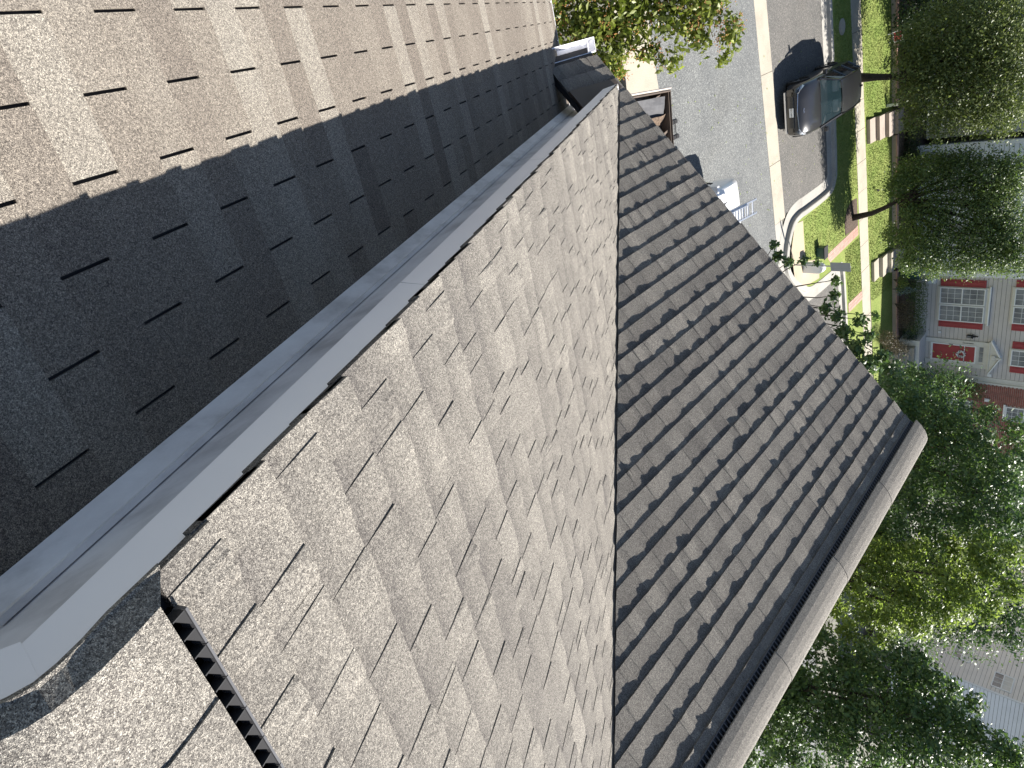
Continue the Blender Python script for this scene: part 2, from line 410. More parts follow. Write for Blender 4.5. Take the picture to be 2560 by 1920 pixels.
lay_roof(fm, range(0, int(sl_main/E)+1), E, 1.0, main_span, lambda k, r: .09+((k*0.29+r.uniform(0, .12)) % 1.0), lam_sheets, M['shingle'], main, 11, main_cuts, 10, .0015)
# --- gable slope (faces left)
fg = Frame((0, 0, 0), (0, -1, 0), (math.cos(PH), 0, math.sin(PH)))
GR = 0.024                                     # rake edge of the gable
grey = deck('roof_slope', [(-.42, GR-.02, -.42*tP), (3.13, GR-.02, 3.13*tP), (3.13, -4.75, 3.13*tP), (.25, -.66, .25*tP), (-.42, -.66, -.42*tP)], M['felt'], house)
grey['label'] = 'gable slope in grazing light with rows of dark tab shadows'
gable_ridge_cut = (Vector((2.962, 0, 2.962*tP)), fg.w)
vcut_g = valley_d.cross(fg.n).normalized()
if vcut_g.y > 0: vcut_g = -vcut_g
def grey_cuts(k, u):
    c = [(Vector((0, GR+rngr.uniform(-.004, .004), 0)), Vector((0, 1, 0))), gable_ridge_cut]
    if k >= 0: c.append((vp0, vcut_g))
    else: c.append((Vector((0, -.66, 0)), Vector((0, -1, 0))))
    return c
def grey_span(k):
    x = (k+1)*E*math.cos(PH); return (-GR-.01, 0.2+max(.5, 1.458*x+.1))
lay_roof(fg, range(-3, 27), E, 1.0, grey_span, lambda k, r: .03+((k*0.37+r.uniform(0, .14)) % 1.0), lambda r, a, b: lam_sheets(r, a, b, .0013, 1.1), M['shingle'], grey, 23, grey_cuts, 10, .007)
vq = [vp0+valley_d*a+vcut_g*b+fg.n*c for c in (.003, -.004) for a, b in ((-.02, .16), (6.4, .16), (6.4, -.06), (-.02, -.06))]
mesh_obj('valley_lining', vq, [(0, 1, 2, 3), (7, 6, 5, 4), (0, 4, 5, 1), (1, 5, 6, 2), (2, 6, 7, 3), (3, 7, 4, 0)], M['shingle'], house, tone=[.25]*8)

# --- ridge vents and caps
def cap_strip(name, prof, axis, a0, a1, step, m, parent, rng, tone=(.35, .6), hi=.007):
    """prof: list of (s, z) across the ridge; axis 'x' or 'y' along it"""
    a = a0; k = 0
    while a < a1-.01:
        b = min(a+step, a1); n = len(prof); v = []
        lo = .0
        for (t, dz) in ((a-.0, hi), (b+.03, lo)):
            for s, z in prof:
                v.append((t, s, z+dz) if axis == 'x' else (s, t, z+dz))
        v += [(x, y, z-.007) for x, y, z in v]
        f = [(i, i+1, n+i+1, n+i) for i in range(n-1)] + [(2*n+i+1, 2*n+i, 3*n+i, 3*n+i+1) for i in range(n-1)]
        f += [(i, 2*n+i, 2*n+i+1, i+1) for i in range(n-1)]+[(0, n, 3*n, 2*n), (n-1, 3*n-1, 4*n-1, 2*n-1)]
        me = bpy.data.meshes.new('cap_shingle'); me.from_pydata(v, [], f); me.materials.append(m)
        bm = bmesh.new(); bm.from_mesh(me); bmesh.ops.recalc_face_normals(bm, faces=bm.faces[:]); bm.to_mesh(me); bm.free()
        at = me.attributes.new('tone', 'FLOAT', 'POINT'); tt = rng.uniform(*tone); at.data.foreach_set('value', np.full(len(v), tt, 'f'))
        o = bpy.data.objects.new('cap_shingle', me); COL.objects.link(o); o.parent = parent
        a = b; k += 1
rc = random.Random(3)
vent = mesh_obj('ridge_vent', *(lambda b: (b.v, b.f))(MB()), M['plastic'], house) if False else None
mb = MB()
nx0, nx1 = -.03, 4.2
def onmain(x, y, n): # point n above the main slope
    return (x, y + n*math.sin(TH), zmain(y)+n*math.cos(TH))
mb.add([onmain(nx0, -5.322, .005), onmain(nx1, -5.322, .005), onmain(nx1, -5.43, .005), onmain(nx0, -5.43, .005),
        onmain(nx0, -5.322, -.02), onmain(nx1, -5.322, -.02), onmain(nx1, -5.43, -.02), onmain(nx0, -5.43, -.02)],
       [(0, 1, 2, 3), (4, 7, 6, 5), (0, 4, 5, 1), (3, 2, 6, 7), (0, 3, 7, 4)])
vent = mb.build('ridge_vent', M['slot'], house)
mb = MB()
for i in range(64):                            # outer lip in sections
    x0 = nx0+i*.066+.001; x1 = x0+.064
    if x1 > nx1: break
    pts = [onmain(x, y, n) for x in (x0, x1) for (y, n) in ((-5.319, .004), (-5.322, .026), (-5.3255, .026), (-5.327, .004))]
    mb.add(pts, [(0, 1, 5, 4), (1, 2, 6, 5), (2, 3, 7, 6), (0, 3, 2, 1), (4, 5, 6, 7)])
mb.build('vent_lip', M['plastic_lip'], vent)
for i in range(120):                           # louver fins
    x = nx0+.002+i*.033
    if x > nx1-.03: break
    fin = MB(); hi = .0255; lo = .006
    fin.add([onmain(x, -5.327, hi), onmain(x+.024, -5.327, hi), onmain(x, -5.343, lo+.002), onmain(x, -5.327, lo), onmain(x+.024, -5.327, lo), onmain(x, -5.343, lo)],
            [(0, 2, 1), (0, 1, 4, 3), (0, 3, 5, 2), (1, 2, 5, 4)])
    fin.add([onmain(x-.001, -5.327, hi), onmain(x+.001, -5.327, hi), onmain(x+.001, -5.346, hi-.001), onmain(x-.001, -5.346, hi-.001), onmain(x-.001, -5.327, lo), onmain(x+.001, -5.327, lo), onmain(x+.001, -5.346, lo), onmain(x-.001, -5.346, lo)],
            [(0, 1, 2, 3), (0, 4, 5, 1), (1, 5, 6, 2), (0, 3, 7, 4)])
    fin.build('vent_fin', M['plastic_fin'], vent)
capz = [(-5.337, .036), (-5.375, .034), (-5.42, .030), (-5.45, .022), (-5.475, .012)]
prof = [(y, zmain(y)+n/math.cos(TH)) for y, n in capz] + [(-5.50, 2.963), (-5.525, 2.955), (-5.55, 2.943), (-5.60, 2.917), (-5.66, 2.884)]
cap = deck('ridge_cap', [(.1, -5.40, zmain(-5.40)+.012), (4.2, -5.40, zmain(-5.40)+.012), (4.2, -5.60, zmain(-5.40)+.012), (.1, -5.60, zmain(-5.40)+.012)], M['felt'], house, .01)
cap_strip('cap', [(y, z) for y, z in prof], 'x', .10, 4.2, .235, M['shingle'], cap, rc, (.55, .75))
# the end cap slumps down over the closed end of the vent
ys_ = [-5.337, -5.385, -5.42, -5.45, -5.475, -5.50, -5.525, -5.55, -5.60, -5.66, -5.75]
z_end = [2.888, 2.908, 2.929, 2.942, 2.948, 2.943, 2.932, 2.918, 2.889, 2.855, 2.806]
z_full = [zmain(ys_[0])+.040, zmain(ys_[1])+.038, zmain(ys_[2])+.034]+[2.964, 2.969, 2.966, 2.957, 2.944, 2.916, 2.882, 2.832]
v = []; n2 = len(ys_); rows = [(-.092, -.14), (-.087, -.06), (-.067, .97), (-.045, 1.03), (-.03, 1.03), (.04, 1.04), (.135, 1.1)]
for x, kk in rows:
    for i, (y, a, b) in enumerate(zip(ys_, z_end, z_full)):
        v.append((x, y+(.024*max(0, 1-kk*1.1) if i == 0 else 0), a+(b-a)*kk - (.012*max(0, 1-kk*1.1) if i == 0 else 0)))
q = len(v); v += [(x, y, z-.008) for x, y, z in v]; nr = len(rows)
f = [(r*n2+i, (r+1)*n2+i, (r+1)*n2+i+1, r*n2+i+1) for r in range(nr-1) for i in range(n2-1)]
f += [(i, i+1, q+i+1, q+i) for i in range(n2-1)] + [(r*n2, q+r*n2, q+(r+1)*n2, (r+1)*n2) for r in range(nr-1)]
f += [((nr-1)*n2+i+1, (nr-1)*n2+i, q+(nr-1)*n2+i, q+(nr-1)*n2+i+1) for i in range(n2-1)]
ec = mesh_obj('cap_shingle', v, f, M['shingle'], cap, tone=[.66]*len(v))
# gable ridge: vent then cap
def ongrey(y, x, n): return (x-n*math.sin(PH), y, x*tP+n*math.cos(PH))
mb = MB(); ye = -4.6
mb.add([ongrey(GR-.01, 2.955, .016), ongrey(GR-.01, 3.10, .016), ongrey(ye, 3.10, .016), ongrey(ye, 2.955, .016), ongrey(GR-.01, 2.955, -.02), ongrey(GR-.01, 3.10, -.02), ongrey(ye, 3.10, -.02), ongrey(ye, 2.955, -.02)],
       [(0, 1, 2, 3), (0, 4, 5, 1), (3, 7, 4, 0), (2, 6, 7, 3)])
vent2 = mb.build('ridge_vent', M['plastic'], house)
mb = MB()
for i in range(150):
    y = GR-.012-i*.031
    if y < ye: break
    pts = [ongrey(yy, x, n) for yy in (y, y-.03) for x, n in ((2.951, .012), (2.953, .024), (2.957, .024), (2.958, .012))]
    mb.add(pts, [(0, 4, 5, 1), (1, 5, 6, 2), (2, 6, 7, 3), (0, 1, 2, 3), (4, 7, 6, 5)])
    pts = [ongrey(yy, x, n) for yy in (y, y-.004) for x, n in ((2.957, .014), (2.957, .026), (2.99, .030), (2.99, .014))]
    mb.add(pts, [(0, 4, 5, 1), (1, 5, 6, 2), (2, 6, 7, 3), (0, 1, 2, 3), (4, 7, 6, 5)])
mb.build('vent_lip', M['plastic_lip'], vent2)
gc = [(2.984, .036), (3.02, .040), (3.06, .036), (3.095, .024), (3.125, .006)]
pg = [ongrey(0, x, n) for x, n in gc]; pgl = [(p[0], p[2]) for p in pg]
apx = 3.13; pgl += [(2*apx-x, z) for x, z in reversed(pgl)]
cap2 = deck('ridge_cap', [(3.02, GR, 3.02*tP+.02), (3.24, GR, 3.02*tP+.02), (3.24, ye, 3.02*tP+.02), (3.02, ye, 3.02*tP+.02)], M['felt'], house, .01)
cap_strip('cap', pgl, 'y', -4.6, GR+.012, .93, M['shingle'], cap2, rc, (.64, .68), .0032)
# other side of the gable and the main roof behind: closed decks carrying joined shingles
def far_slope(pts, E_, label, parent, seed):
    d = deck('roof_slope', pts, M['shingle'], parent); d['label'] = label; return d
far_slope([(3.13, GR, 3.13*tP-.01), (6.4, GR, (6.26-6.4)*tP-.01), (6.4, -1.0, (6.26-6.4)*tP-.01), (3.13, -4.7, 3.13*tP-.01)], E, 'right hand gable slope turned away', house, 1)
far_slope([(-.07, -5.56, 2.893), (8.5, -5.56, 2.893), (8.5, -11.2, -.2), (-.07, -11.2, -.2)], E, 'rear slope turned away', house, 2)
far_slope([(3.74, RIDGE_Y, zmain(RIDGE_Y)-.012), (8.5, RIDGE_Y, zmain(RIDGE_Y)-.012), (8.5, -.4, zmain(-.4)-.012), (6.3, -.4, zmain(-.4)-.012)], E, 'right part of the main slope', house, 3)
# --- rake fascia, wall cheek, flashing
fx = -.080
segs = [-.29, -1.5, -2.95, -4.40, -5.4725]
for a, b in zip(segs[:-1], segs[1:]):
    m_ = MB(); hz = .118; a2 = a-.0015; b2 = b+.0015
    pts = []
    for y in (a2, b2):
        zt = zmain(y)-.006
        pts += [(fx, y, zt), (fx, y, zt-hz), (fx+.012, y, zt-hz), (fx+.012, y, zt)]
    m_.add(pts, [(0, 4, 5, 1), (1, 5, 6, 2), (2, 6, 7, 3), (0, 1, 2, 3), (4, 7, 6, 5), (0, 3, 7, 4)])
    m_.build('fascia_board', M['alu'], house)
m_ = MB()                                       # fascia going down behind the peak
pts = []
for y in (-5.4705, -8.0):
    zt = zmain(-5.47)-abs(y+5.47)*tT-.010
    pts += [(fx-.001, y, zt), (fx-.001, y, zt-.118), (fx+.012, y, zt-.118), (fx+.012, y, zt)]
m_.add(pts, [(0, 4, 5, 1), (1, 5, 6, 2), (2, 6, 7, 3), (0, 1, 2, 3), (4, 7, 6, 5), (0, 3, 7, 4)]); m_.build('fascia_board', M['alu'], house)
mb = MB(); pts = [(x, y, z) for x in (fx, fx+.05) for y, z in ((-.29, zmain(-.29)), (-.29, zmain(-.29)-.118), (-.10, zmain(-.10)-.03), (-.07, zmain(-.07)))]
mb.add(pts, [(0, 1, 2, 3), (4, 7, 6, 5), (0, 4, 5, 1), (1, 5, 6, 2), (2, 6, 7, 3), (3, 7, 4, 0)]); mb.build('fascia_end', M['alu'], house)
Y1 = -1.08
zleft = lambda y: -tT*(y-Y1)
wx = .055
mb = MB()
mb.add([(wx, -.30, zmain(-.3)), (wx, -.30, zleft(-.3)-.1), (wx, RIDGE_Y, zleft(RIDGE_Y)-.1), (wx, RIDGE_Y, zmain(RIDGE_Y)), (wx+.15, -.30, zmain(-.3)), (wx+.15, -.30, zleft(-.3)-.1), (wx+.15, RIDGE_Y, zleft(RIDGE_Y)-.1), (wx+.15, RIDGE_Y, zmain(RIDGE_Y))],
       [(0, 3, 2, 1), (4, 5, 6, 7), (0, 1, 5, 4)])
mb.build('side_wall', M['alu_dirty'], house)
mb = MB(); mb.add([(wx, RIDGE_Y, zmain(RIDGE_Y)), (wx, RIDGE_Y, zleft(RIDGE_Y)-.1), (wx, -9, zleft(RIDGE_Y)-2.02), (wx, -9, zmain(RIDGE_Y)-1.92), (wx+.15, RIDGE_Y, zmain(RIDGE_Y)), (wx+.15, RIDGE_Y, zleft(RIDGE_Y)-.1), (wx+.15, -9, zleft(RIDGE_Y)-2.02), (wx+.15, -9, zmain(RIDGE_Y)-1.92)], [(0, 3, 2, 1), (4, 5, 6, 7), (2, 3, 7, 6)]); mb.build('side_wall', M['alu_dirty'], house)
mb = MB()                                       # two-leg step flashing at the foot of that wall
for xo, n0, n1 in ((wx-.004, .012, .075), (wx-.009, .010, .062)):
    pts = []
    for y in (-.24, RIDGE_Y):
        pts += [(xo, y, zleft(y)+n1), (xo, y, zleft(y)+n0), (xo-.035 if n1 < .07 else xo-.002, y, zleft(y)+n0), (xo-.004 if n1 < .07 else xo-.012, y, zleft(y)+n1-.006)]
    mb.add(pts, [(0, 1, 5, 4), (1, 2, 6, 5), (2, 3, 7, 6), (3, 0, 4, 7)])
mb.build('step_flashing', M['alu_dirty'], house)
mb = MB(); pts = [ongrey(-.02, -.03, .024), ongrey(-.02, -.108, .024), ongrey(-.66, -.132, .024), ongrey(-.66, .06, .024)]
pts += [ongrey(-.02, -.03, .004), ongrey(-.02, -.112, .004), ongrey(-.66, -.132, .004), ongrey(-.66, .06, .004)]
mb.add(pts, [(0, 1, 2, 3), (4, 7, 6, 5), (0, 4, 5, 1), (1, 5, 6, 2), (2, 6, 7, 3)]); mb.build('valley_flashing', M['brown_metal'], house)
# gutter at the foot of the gable slope, open towards the street
gx = -.375; gz = gx*tP
mb = MB(); gp = [(gx+.01, gz+.0), (gx+.01, gz-.09), (gx-.085, gz-.09), (gx-.115, gz-.04), (gx-.115, gz+.005), (gx-.105, gz+.005), (gx-.105, gz-.036), (gx-.08, gz-.08), (gx, gz-.08), (gx, gz)]
nn = len(gp); v = [(x, y, z) for y in (.075, -.60) for x, z in gp]
mb.add(v, [(i, (i+1) % nn, nn+(i+1) % nn, nn+i) for i in range(nn)] + [tuple(range(nn)), tuple(range(2*nn-1, nn-1, -1))])
gut = mb.build('gutter', M['alu'], house)
mb = MB(); mb.box(gx-.11, gx+.008, .072, .076, gz-.088, gz+.004); mb.box(gx-.108, gx+.0, -.03, -.022, gz-.01, gz+.002); mb.build('gutter_end', M['alu'], gut)
# the body of the house
mb = MB(); mb.box(.25, 6.1, -11, -.28, -7.5, -.35); mb.box(.9, 5.4, -4, -.28, -.35, .45); mb.box(1.9, 4.3, -4, -.28, .45, 1.25)
mb.build('wall', M['beige_siding'], house)

# ------------------------------------------------------------------ neighbour's roof
nb = thing('townhouse', 'lower neighbouring townhouse with three-tab shingle roof half in the shade of the white fascia', 'house')
fl = Frame((0, -.235, zleft(-.235)), (1, 0, 0), (0, -math.cos(TH), math.sin(TH)))
left = deck('roof_slope', [(-4.2, -.20, zleft(-.20)), (.06, -.20, zleft(-.20)), (.06, RIDGE_Y, zleft(RIDGE_Y)), (-4.2, RIDGE_Y, zleft(RIDGE_Y))], M['felt'], nb)
E3 = .127; L3 = .9144
lay_roof(fl, range(0, 47), E3, L3, lambda k: (-2.7, .05), lambda k, r: (.9144-.034 + (k % 2)*.1524), tab_sheets, M['shingle3'], left, 31,
         lambda k, u: [(Vector((.048, 0, 0)), Vector((1, 0, 0)))], 10, .0)
far_slope([(-2.7, -.20, zleft(-.2)+.004), (-4.2, -.20, zleft(-.2)+.004), (-4.2, RIDGE_Y, zleft(RIDGE_Y)+.004), (-2.7, RIDGE_Y, zleft(RIDGE_Y)+.004)], E, 'left end of the neighbouring roof', nb, 4)
far_slope([(.06, RIDGE_Y-.01, zleft(RIDGE_Y)-.004), (-4.2, RIDGE_Y-.01, zleft(RIDGE_Y)-.004), (-4.2, -10.5, -.6), (.06, -10.5, -.6)], E, 'rear slope of the neighbouring roof', nb, 5)
mb = MB()
for y0, y1, zo, hz in ((-.226, -.206, .006, .035), (-.204, -.196, -.03, .05)):
    pts = [(x, y, z) for x in (-4.2, .052) for y, z in ((y0, zleft(-.21)+zo), (y0, zleft(-.21)+zo-hz), (y1, zleft(-.21)+zo-hz), (y1, zleft(-.21)+zo-.002))]
    mb.add(pts, [(0, 1, 5, 4), (1, 2, 6, 5), (2, 3, 7, 6), (3, 0, 4, 7), (0, 3, 2, 1), (4, 5, 6, 7)])
mb.build('drip_edge', M['alu'], nb)
box('wall', -4.2, .04, -10.4, -.5, -7.5, -.85, M['white_siding'], nb)

# ------------------------------------------------------------------ ground, street, pavements
G0 = -7.5
def lawn_z(x, y):
    ys = 29.35+.09*(x-9)
    return -7.35 + max(0, min(1, (y-ys)/2.6))*.38
def sheet(name, poly, zz, m, kind='structure', parent=None):
    zf = zz if callable(zz) else (lambda x, y: zz)
    return tag(mesh_obj(name, [(x, y, zf(x, y)) for x, y in poly], [tuple(range(len(poly)))], m, parent), kind=kind)
gm = MB(); gm.quad((-150, -120, G0-.03), (200, -120, G0-.03), (200, 260, G0-.03), (-150, 260, G0-.03))
structure(gm.build('ground', M['dry_ground']))
ln = lambda y, sl=.088: (lambda x: y+sl*x)
sL, sR = ln(18.79), ln(19.72)
sheet('street', [(-40, 12.6-1.5), (1.55, 12.25), (1.5, 11.2), (60, 13.5), (60, sL(60)), (-40, sL(-40))], G0, M['asphalt'])
sheet('parking_bay', [(-40, sR(-40)), (7.6, sR(7.6)), (7.9, 25.1), (.5, 24.85), (-20, 23.1), (-40, 21.4)], G0, M['asphalt_bay'])
sheet('parking_bay', [(11.9, 22.1), (24, 23.0), (24, 27.2), (11.95, 25.9)], G0, M['asphalt_bay'])
rs = random.Random(8)
def slabs(name, xs, fa, fb, z0, z1, m, label=None):
    """a strip of concrete slabs between two lines, each a piece of its own"""
    base = structure(sheet(name, [(xs[0], fa(xs[0])+.02), (xs[-1], fa(xs[-1])+.02), (xs[-1], fb(xs[-1])-.02), (xs[0], fb(xs[0])-.02)], z1-.035, M['soil']))
    for a, b in zip(xs[:-1], xs[1:]):
        g = .008; d = .10*0
        MB().prism([(a+g, fa(a+g)), (b-g, fa(b-g)), (b-g, fb(b-g)), (a+g, fb(a+g))], z0, z1+rs.uniform(-.004, .004)).build('slab', m, base)
    return base
slabs('gutter_strip', [-20, -10.6, -7.4, -4.2, -1, 2.25, 5.45, 7.75], sL, sR, G0-.05, G0+.006, M['concrete'])
slabs('gutter_strip', [7.75, 9.2, 10.3], sL, lambda x: 20.1+.18*(x-7.7), G0-.05, G0+.006, M['curb'])
wN, wF = (lambda x: 27.1+.117*x), (lambda x: 28.25+.122*x)
slabs('sidewalk', [-12, -9.2, -6.4, -3.5, -.7, .75, 2.15, 3.6, 5.0, 6.3, 7.75, 9.15, 10.55, 11.9, 13.3, 14.7, 16.1, 17.5, 19, 20.4, 22, 26], wN, wF, -7.45, -7.345, M['concrete'])
slabs('footpath', [-14, -8, -4, -1.6, .15, 1.5], lambda x: 10.75+.04*x, lambda x: 12.25+.06*x, G0-.05, G0+.10, M['concrete'])
# kerb with gutter pan along the parking bay and round the bulb-out
def ribbon(path, prof, name, m, kind='structure'):
    """profile (offset to the left of the path, z) swept along a plan path"""
    P = [Vector((x, y, 0)) for x, y in path]; k = len(prof); vs = []
    for i, p in enumerate(P):
        d = (P[min(i+1, len(P)-1)]-P[max(i-1, 0)]).normalized(); nn = Vector((-d.y, d.x, 0))
        vs += [(p.x+nn.x*o, p.y+nn.y*o, z) for o, z in prof]
    fs = [(i*k+j, (i+1)*k+j, (i+1)*k+j+1, i*k+j+1) for i in range(len(P)-1) for j in range(k-1)]
    return tag(mesh_obj(name, vs, fs, m), kind=kind)
kp = [(G0, 0)]
kerb = [(-20, 23.2), (0.5, 24.93), (3, 25.1), (6.9, 25.3), (7.6, 25.2), (7.93, 24.6), (7.95, 22.4), (7.93, 21.6), (8.1, 20.85), (8.68, 20.32), (9.3, 20.08), (10.0, 20.15), (10.75, 20.75), (11.35, 21.6), (11.75, 22.6), (11.95, 25.6)]
def dens(path, n=5):
    out = []
    for i in range(len(path)-1):
        p0, p1, p2, p3 = [np.array(path[max(0, min(len(path)-1, i+j))]) for j in (-1, 0, 1, 2)]
        for t in np.linspace(0, 1, n, endpoint=False):
            out.append(tuple(.5*((2*p1)+(-p0+p2)*t+(2*p0-5*p1+4*p2-p3)*t*t+(-p0+3*p1-3*p2+p3)*t**3)))
    return out+[path[-1]]
kd = dens(kerb)
ribbon(kd, [(-.48, G0+.008), (-.02, G0+.012), (.0, G0+.03), (.03, G0+.145), (.06, G0+.16), (.24, G0+.162), (.26, G0+.12)], 'kerb', M['curb'])
kerb2 = [(11.95, 25.6), (12.15, 26.15), (14.7, 26.5), (20, 27.0)]
ribbon(dens(kerb2), [(-.35, G0+.008), (0, G0+.012), (.0, G0+.03), (.02, G0+.145), (.20, G0+.16), (.23, G0+.12)], 'kerb', M['curb'])
# planted verge between kerb and sidewalk, and the lawn beyond it
sheet('lawn', [(-20, 23.3), (.5, 25.05), (6.9, 25.45), (7.75, 25.3), (8.1, 24.7), (8.12, 21.0), (8.9, 20.6), (10.8, 21.0), (11.6, 22.4), (11.8, 25.9), (12.1, 26.3), (20, 27.1), (20, wN(20)+.05), (-20, wN(-20)+.05)], -7.355, M['grass'])
sheet('lawn', [(x, wF(x)-.05) for x in np.linspace(-14, 26, 21)]+[(x, 29.35+.09*(x-9)+2.6) for x in np.linspace(26, -14, 21)], lawn_z, M['grass'])
lw = bpy.data.objects['lawn.001']
v = []; f = []                                  # slope of the front lawns in a grid
xs = np.linspace(-14, 26, 41); ts = np.linspace(0, 1, 9)
for x in xs:
    for t in ts:
        y = (wF(x)-.05)*(1-t)+(31.95+.09*(x-9))*t; v.append((x, y, lawn_z(x, y)-.002))
f = [(i*9+j, (i+1)*9+j, (i+1)*9+j+1, i*9+j+1) for i in range(40) for j in range(8)]
me = bpy.data.meshes.new('lawn'); me.from_pydata([tuple(map(float, q)) for q in v], [], f); me.materials.append(M['grass']); lw.data = me
sheet('terrace', [(-14, 29.8), (26, 33.4), (26, 45), (-14, 45)], lambda x, y: -6.79 + max(0, min(1, (y-31.8-.09*(x-9))/2.6))*.55 if y < 40 else -6.2, M['soil'])
# tan paving, mulch ring and brick path on the bulb-out
sheet('paving', [(8.2, 20.95), (9.2, 20.5), (10.5, 20.75), (11.2, 21.7), (11.45, 23.3), (10.6, 23.4), (10.1, 21.85), (8.32, 21.75)], -7.342, M['tan_concrete'])
mul = [(9.41, 26.7), (9.2, 27.3), (9.3, 28.0), (10.66, 28.15), (10.62, 26.5), (9.95, 26.4)]
sheet('mulch_bed', mul, -7.343, M['mulch'])
def brick_path(pts0, pts1, n, label):
    base = structure(sheet('brick_path', [pts0[0], pts0[1], pts1[1], pts1[0]], -7.347, M['mortar']))
    a0, b0, a1, b1 = [Vector((*p, 0)) for p in (pts0[0], pts0[1], pts1[0], pts1[1])]
    for i in range(n):
        for j in range(3):
            t0, t1 = i/n+.004, (i+1)/n-.004; s0, s1 = j/3+.02, (j+1)/3-.02
            P = lambda t, s: a0.lerp(a1, t).lerp(b0.lerp(b1, t), s)
            q = [P(t0, s0), P(t0, s1), P(t1, s1), P(t1, s0)]
            if (q[1]-q[0]).cross(q[2]-q[0]).z < 0: q.reverse()
            MB().prism([(p.x, p.y) for p in q], -7.36, -7.335+rs.uniform(-.003, .003)).build('brick', M['paver'], base)
brick_path([(10.66, 28.15), (11.15, 28.2)], [(10.72, 24.2), (11.2, 24.6)], 32, '')
brick_path([(14.3, 28.73), (14.8, 28.8)], [(14.2, 26.85), (14.72, 26.9)], 16, '')
# low retaining edge at the back of the lawns
re_ = thing('retaining_edge', 'low dark block edging at the back of the front lawns with a pale cap', 'wall')
for x0, x1 in ((-4, -1), (-1, 2.0), (2.0, 5.95), (7.35, 9.2), (9.2, 11.1), (11.1, 13.0), (14.6, 16.6), (16.6, 18.8), (22, 25)):
    yy = lambda x: 31.85+.09*(x-9)
    MB().prism([(x0+.01, yy(x0)), (x1-.01, yy(x1)), (x1-.01, yy(x1)+.22), (x0+.01, yy(x0)+.22)], -7.1, -6.80).build('block', M['step'], re_)
    MB().prism([(x0+.005, yy(x0)-.03), (x1-.005, yy(x1)-.03), (x1-.005, yy(x1)+.25), (x0+.005, yy(x0)+.25)], -6.80, -6.745).build('cap_stone', M['paver'], re_)
# grass blades
rg = np.random.default_rng(4)
def blades(name, poly, zf, n, m):
    P = np.array(poly); lo, hi = P.min(0), P.max(0); pts = rg.uniform(lo, hi, (n*2, 2)); ins = np.zeros(len(pts), bool)
    x, y = pts.T; j = len(P)-1
    for i in range(len(P)):
        c = ((P[i, 1] > y) != (P[j, 1] > y)) & (x < (P[j, 0]-P[i, 0])*(y-P[i, 1])/(P[j, 1]-P[i, 1]+1e-12)+P[i, 0]); ins ^= c; j = i
    pts = pts[ins][:n]; k = len(pts); z = np.array([zf(*p) for p in pts])
    a = rg.uniform(0, 6.28, k); h = rg.uniform(.012, .03, k); w_ = .02
    dx, dy = np.cos(a)*w_, np.sin(a)*w_; lx, ly = rg.normal(0, .02, (2, k))
    V = np.empty((k, 3, 3)); V[:, 0] = np.c_[pts[:, 0]-dx, pts[:, 1]-dy, z]; V[:, 1] = np.c_[pts[:, 0]+dx, pts[:, 1]+dy, z]; V[:, 2] = np.c_[pts[:, 0]+lx, pts[:, 1]+ly, z+h]
    return big_mesh(name, V.reshape(-1, 3), np.arange(3*k).reshape(-1, 3), m, None, kind='stuff')
def big_mesh(name, V, F, m, tone=None, parent=None, kind=None):
    me = bpy.data.meshes.new(name); k = F.shape[1]
    me.vertices.add(len(V)); me.vertices.foreach_set('co', np.asarray(V, 'f').ravel())
    me.loops.add(F.size); me.loops.foreach_set('vertex_index', F.astype('i').ravel())
    me.polygons.add(len(F)); me.polygons.foreach_set('loop_start', (np.arange(len(F))*k).astype('i')); me.polygons.foreach_set('loop_total', np.full(len(F), k, 'i'))
    me.update(calc_edges=True); me.materials.append(m)
    if tone is not None: me.attributes.new('tone', 'FLOAT', 'POINT').data.foreach_set('value', np.asarray(tone, 'f'))
    o = bpy.data.objects.new(name, me); COL.objects.link(o)
    if parent: o.parent = parent
    return tag(o, kind=kind)
blades('grass', [(0, wF(0)), (15.5, wF(15.5)), (15.5, 32.4), (0, 31.0)], lawn_z, 26000, M['grass'])
blades('grass', [(.5, 25.4), (6.9, 25.6), (8.2, 24.9), (8.3, 21.85), (10.1, 21.95), (10.7, 24), (10.6, 26.3), (9.2, 26.4), (9.0, wN(9)), (.5, wN(.5))], lambda x, y: -7.355, 16000, M['grass'])
blades('grass', [(11.3, 26.4), (14.2, 26.9), (14.2, wN(14.2)), (11.3, wN(11.3))], lambda x, y: -7.355, 5000, M['grass'])

# ------------------------------------------------------------------ steps up to the houses
def stairs(label, x0, x1, y0, y1, z0, z1, n, m, skew=0.0):
    t = thing('front_steps', label, 'steps')
    for i in range(n):
        a = y0+(y1-y0)*i/n; b = y0+(y1-y0)*(i+1)/n; zz = z0+(z1-z0)*(i+1)/n
        MB().prism([(x0+skew*(a-y0), a), (x1+skew*(a-y0), a+.09*(x1-x0)), (x1+skew*(b-y0), b+.03+.09*(x1-x0)), (x0+skew*(b-y0), b+.03)], z0-.3, zz).build('step', m, t)
    return t
stairs('brown concrete steps rising from the sidewalk behind the parked car', 6.02, 7.12, 29.15, 32.2, -7.35, -6.65, 4, M['step'], .06)
stairs('pale concrete steps rising from the sidewalk towards the green bin', 13.25, 14.35, 30.0, 33.0, -7.35, -6.62, 4, M['concrete'], .03)

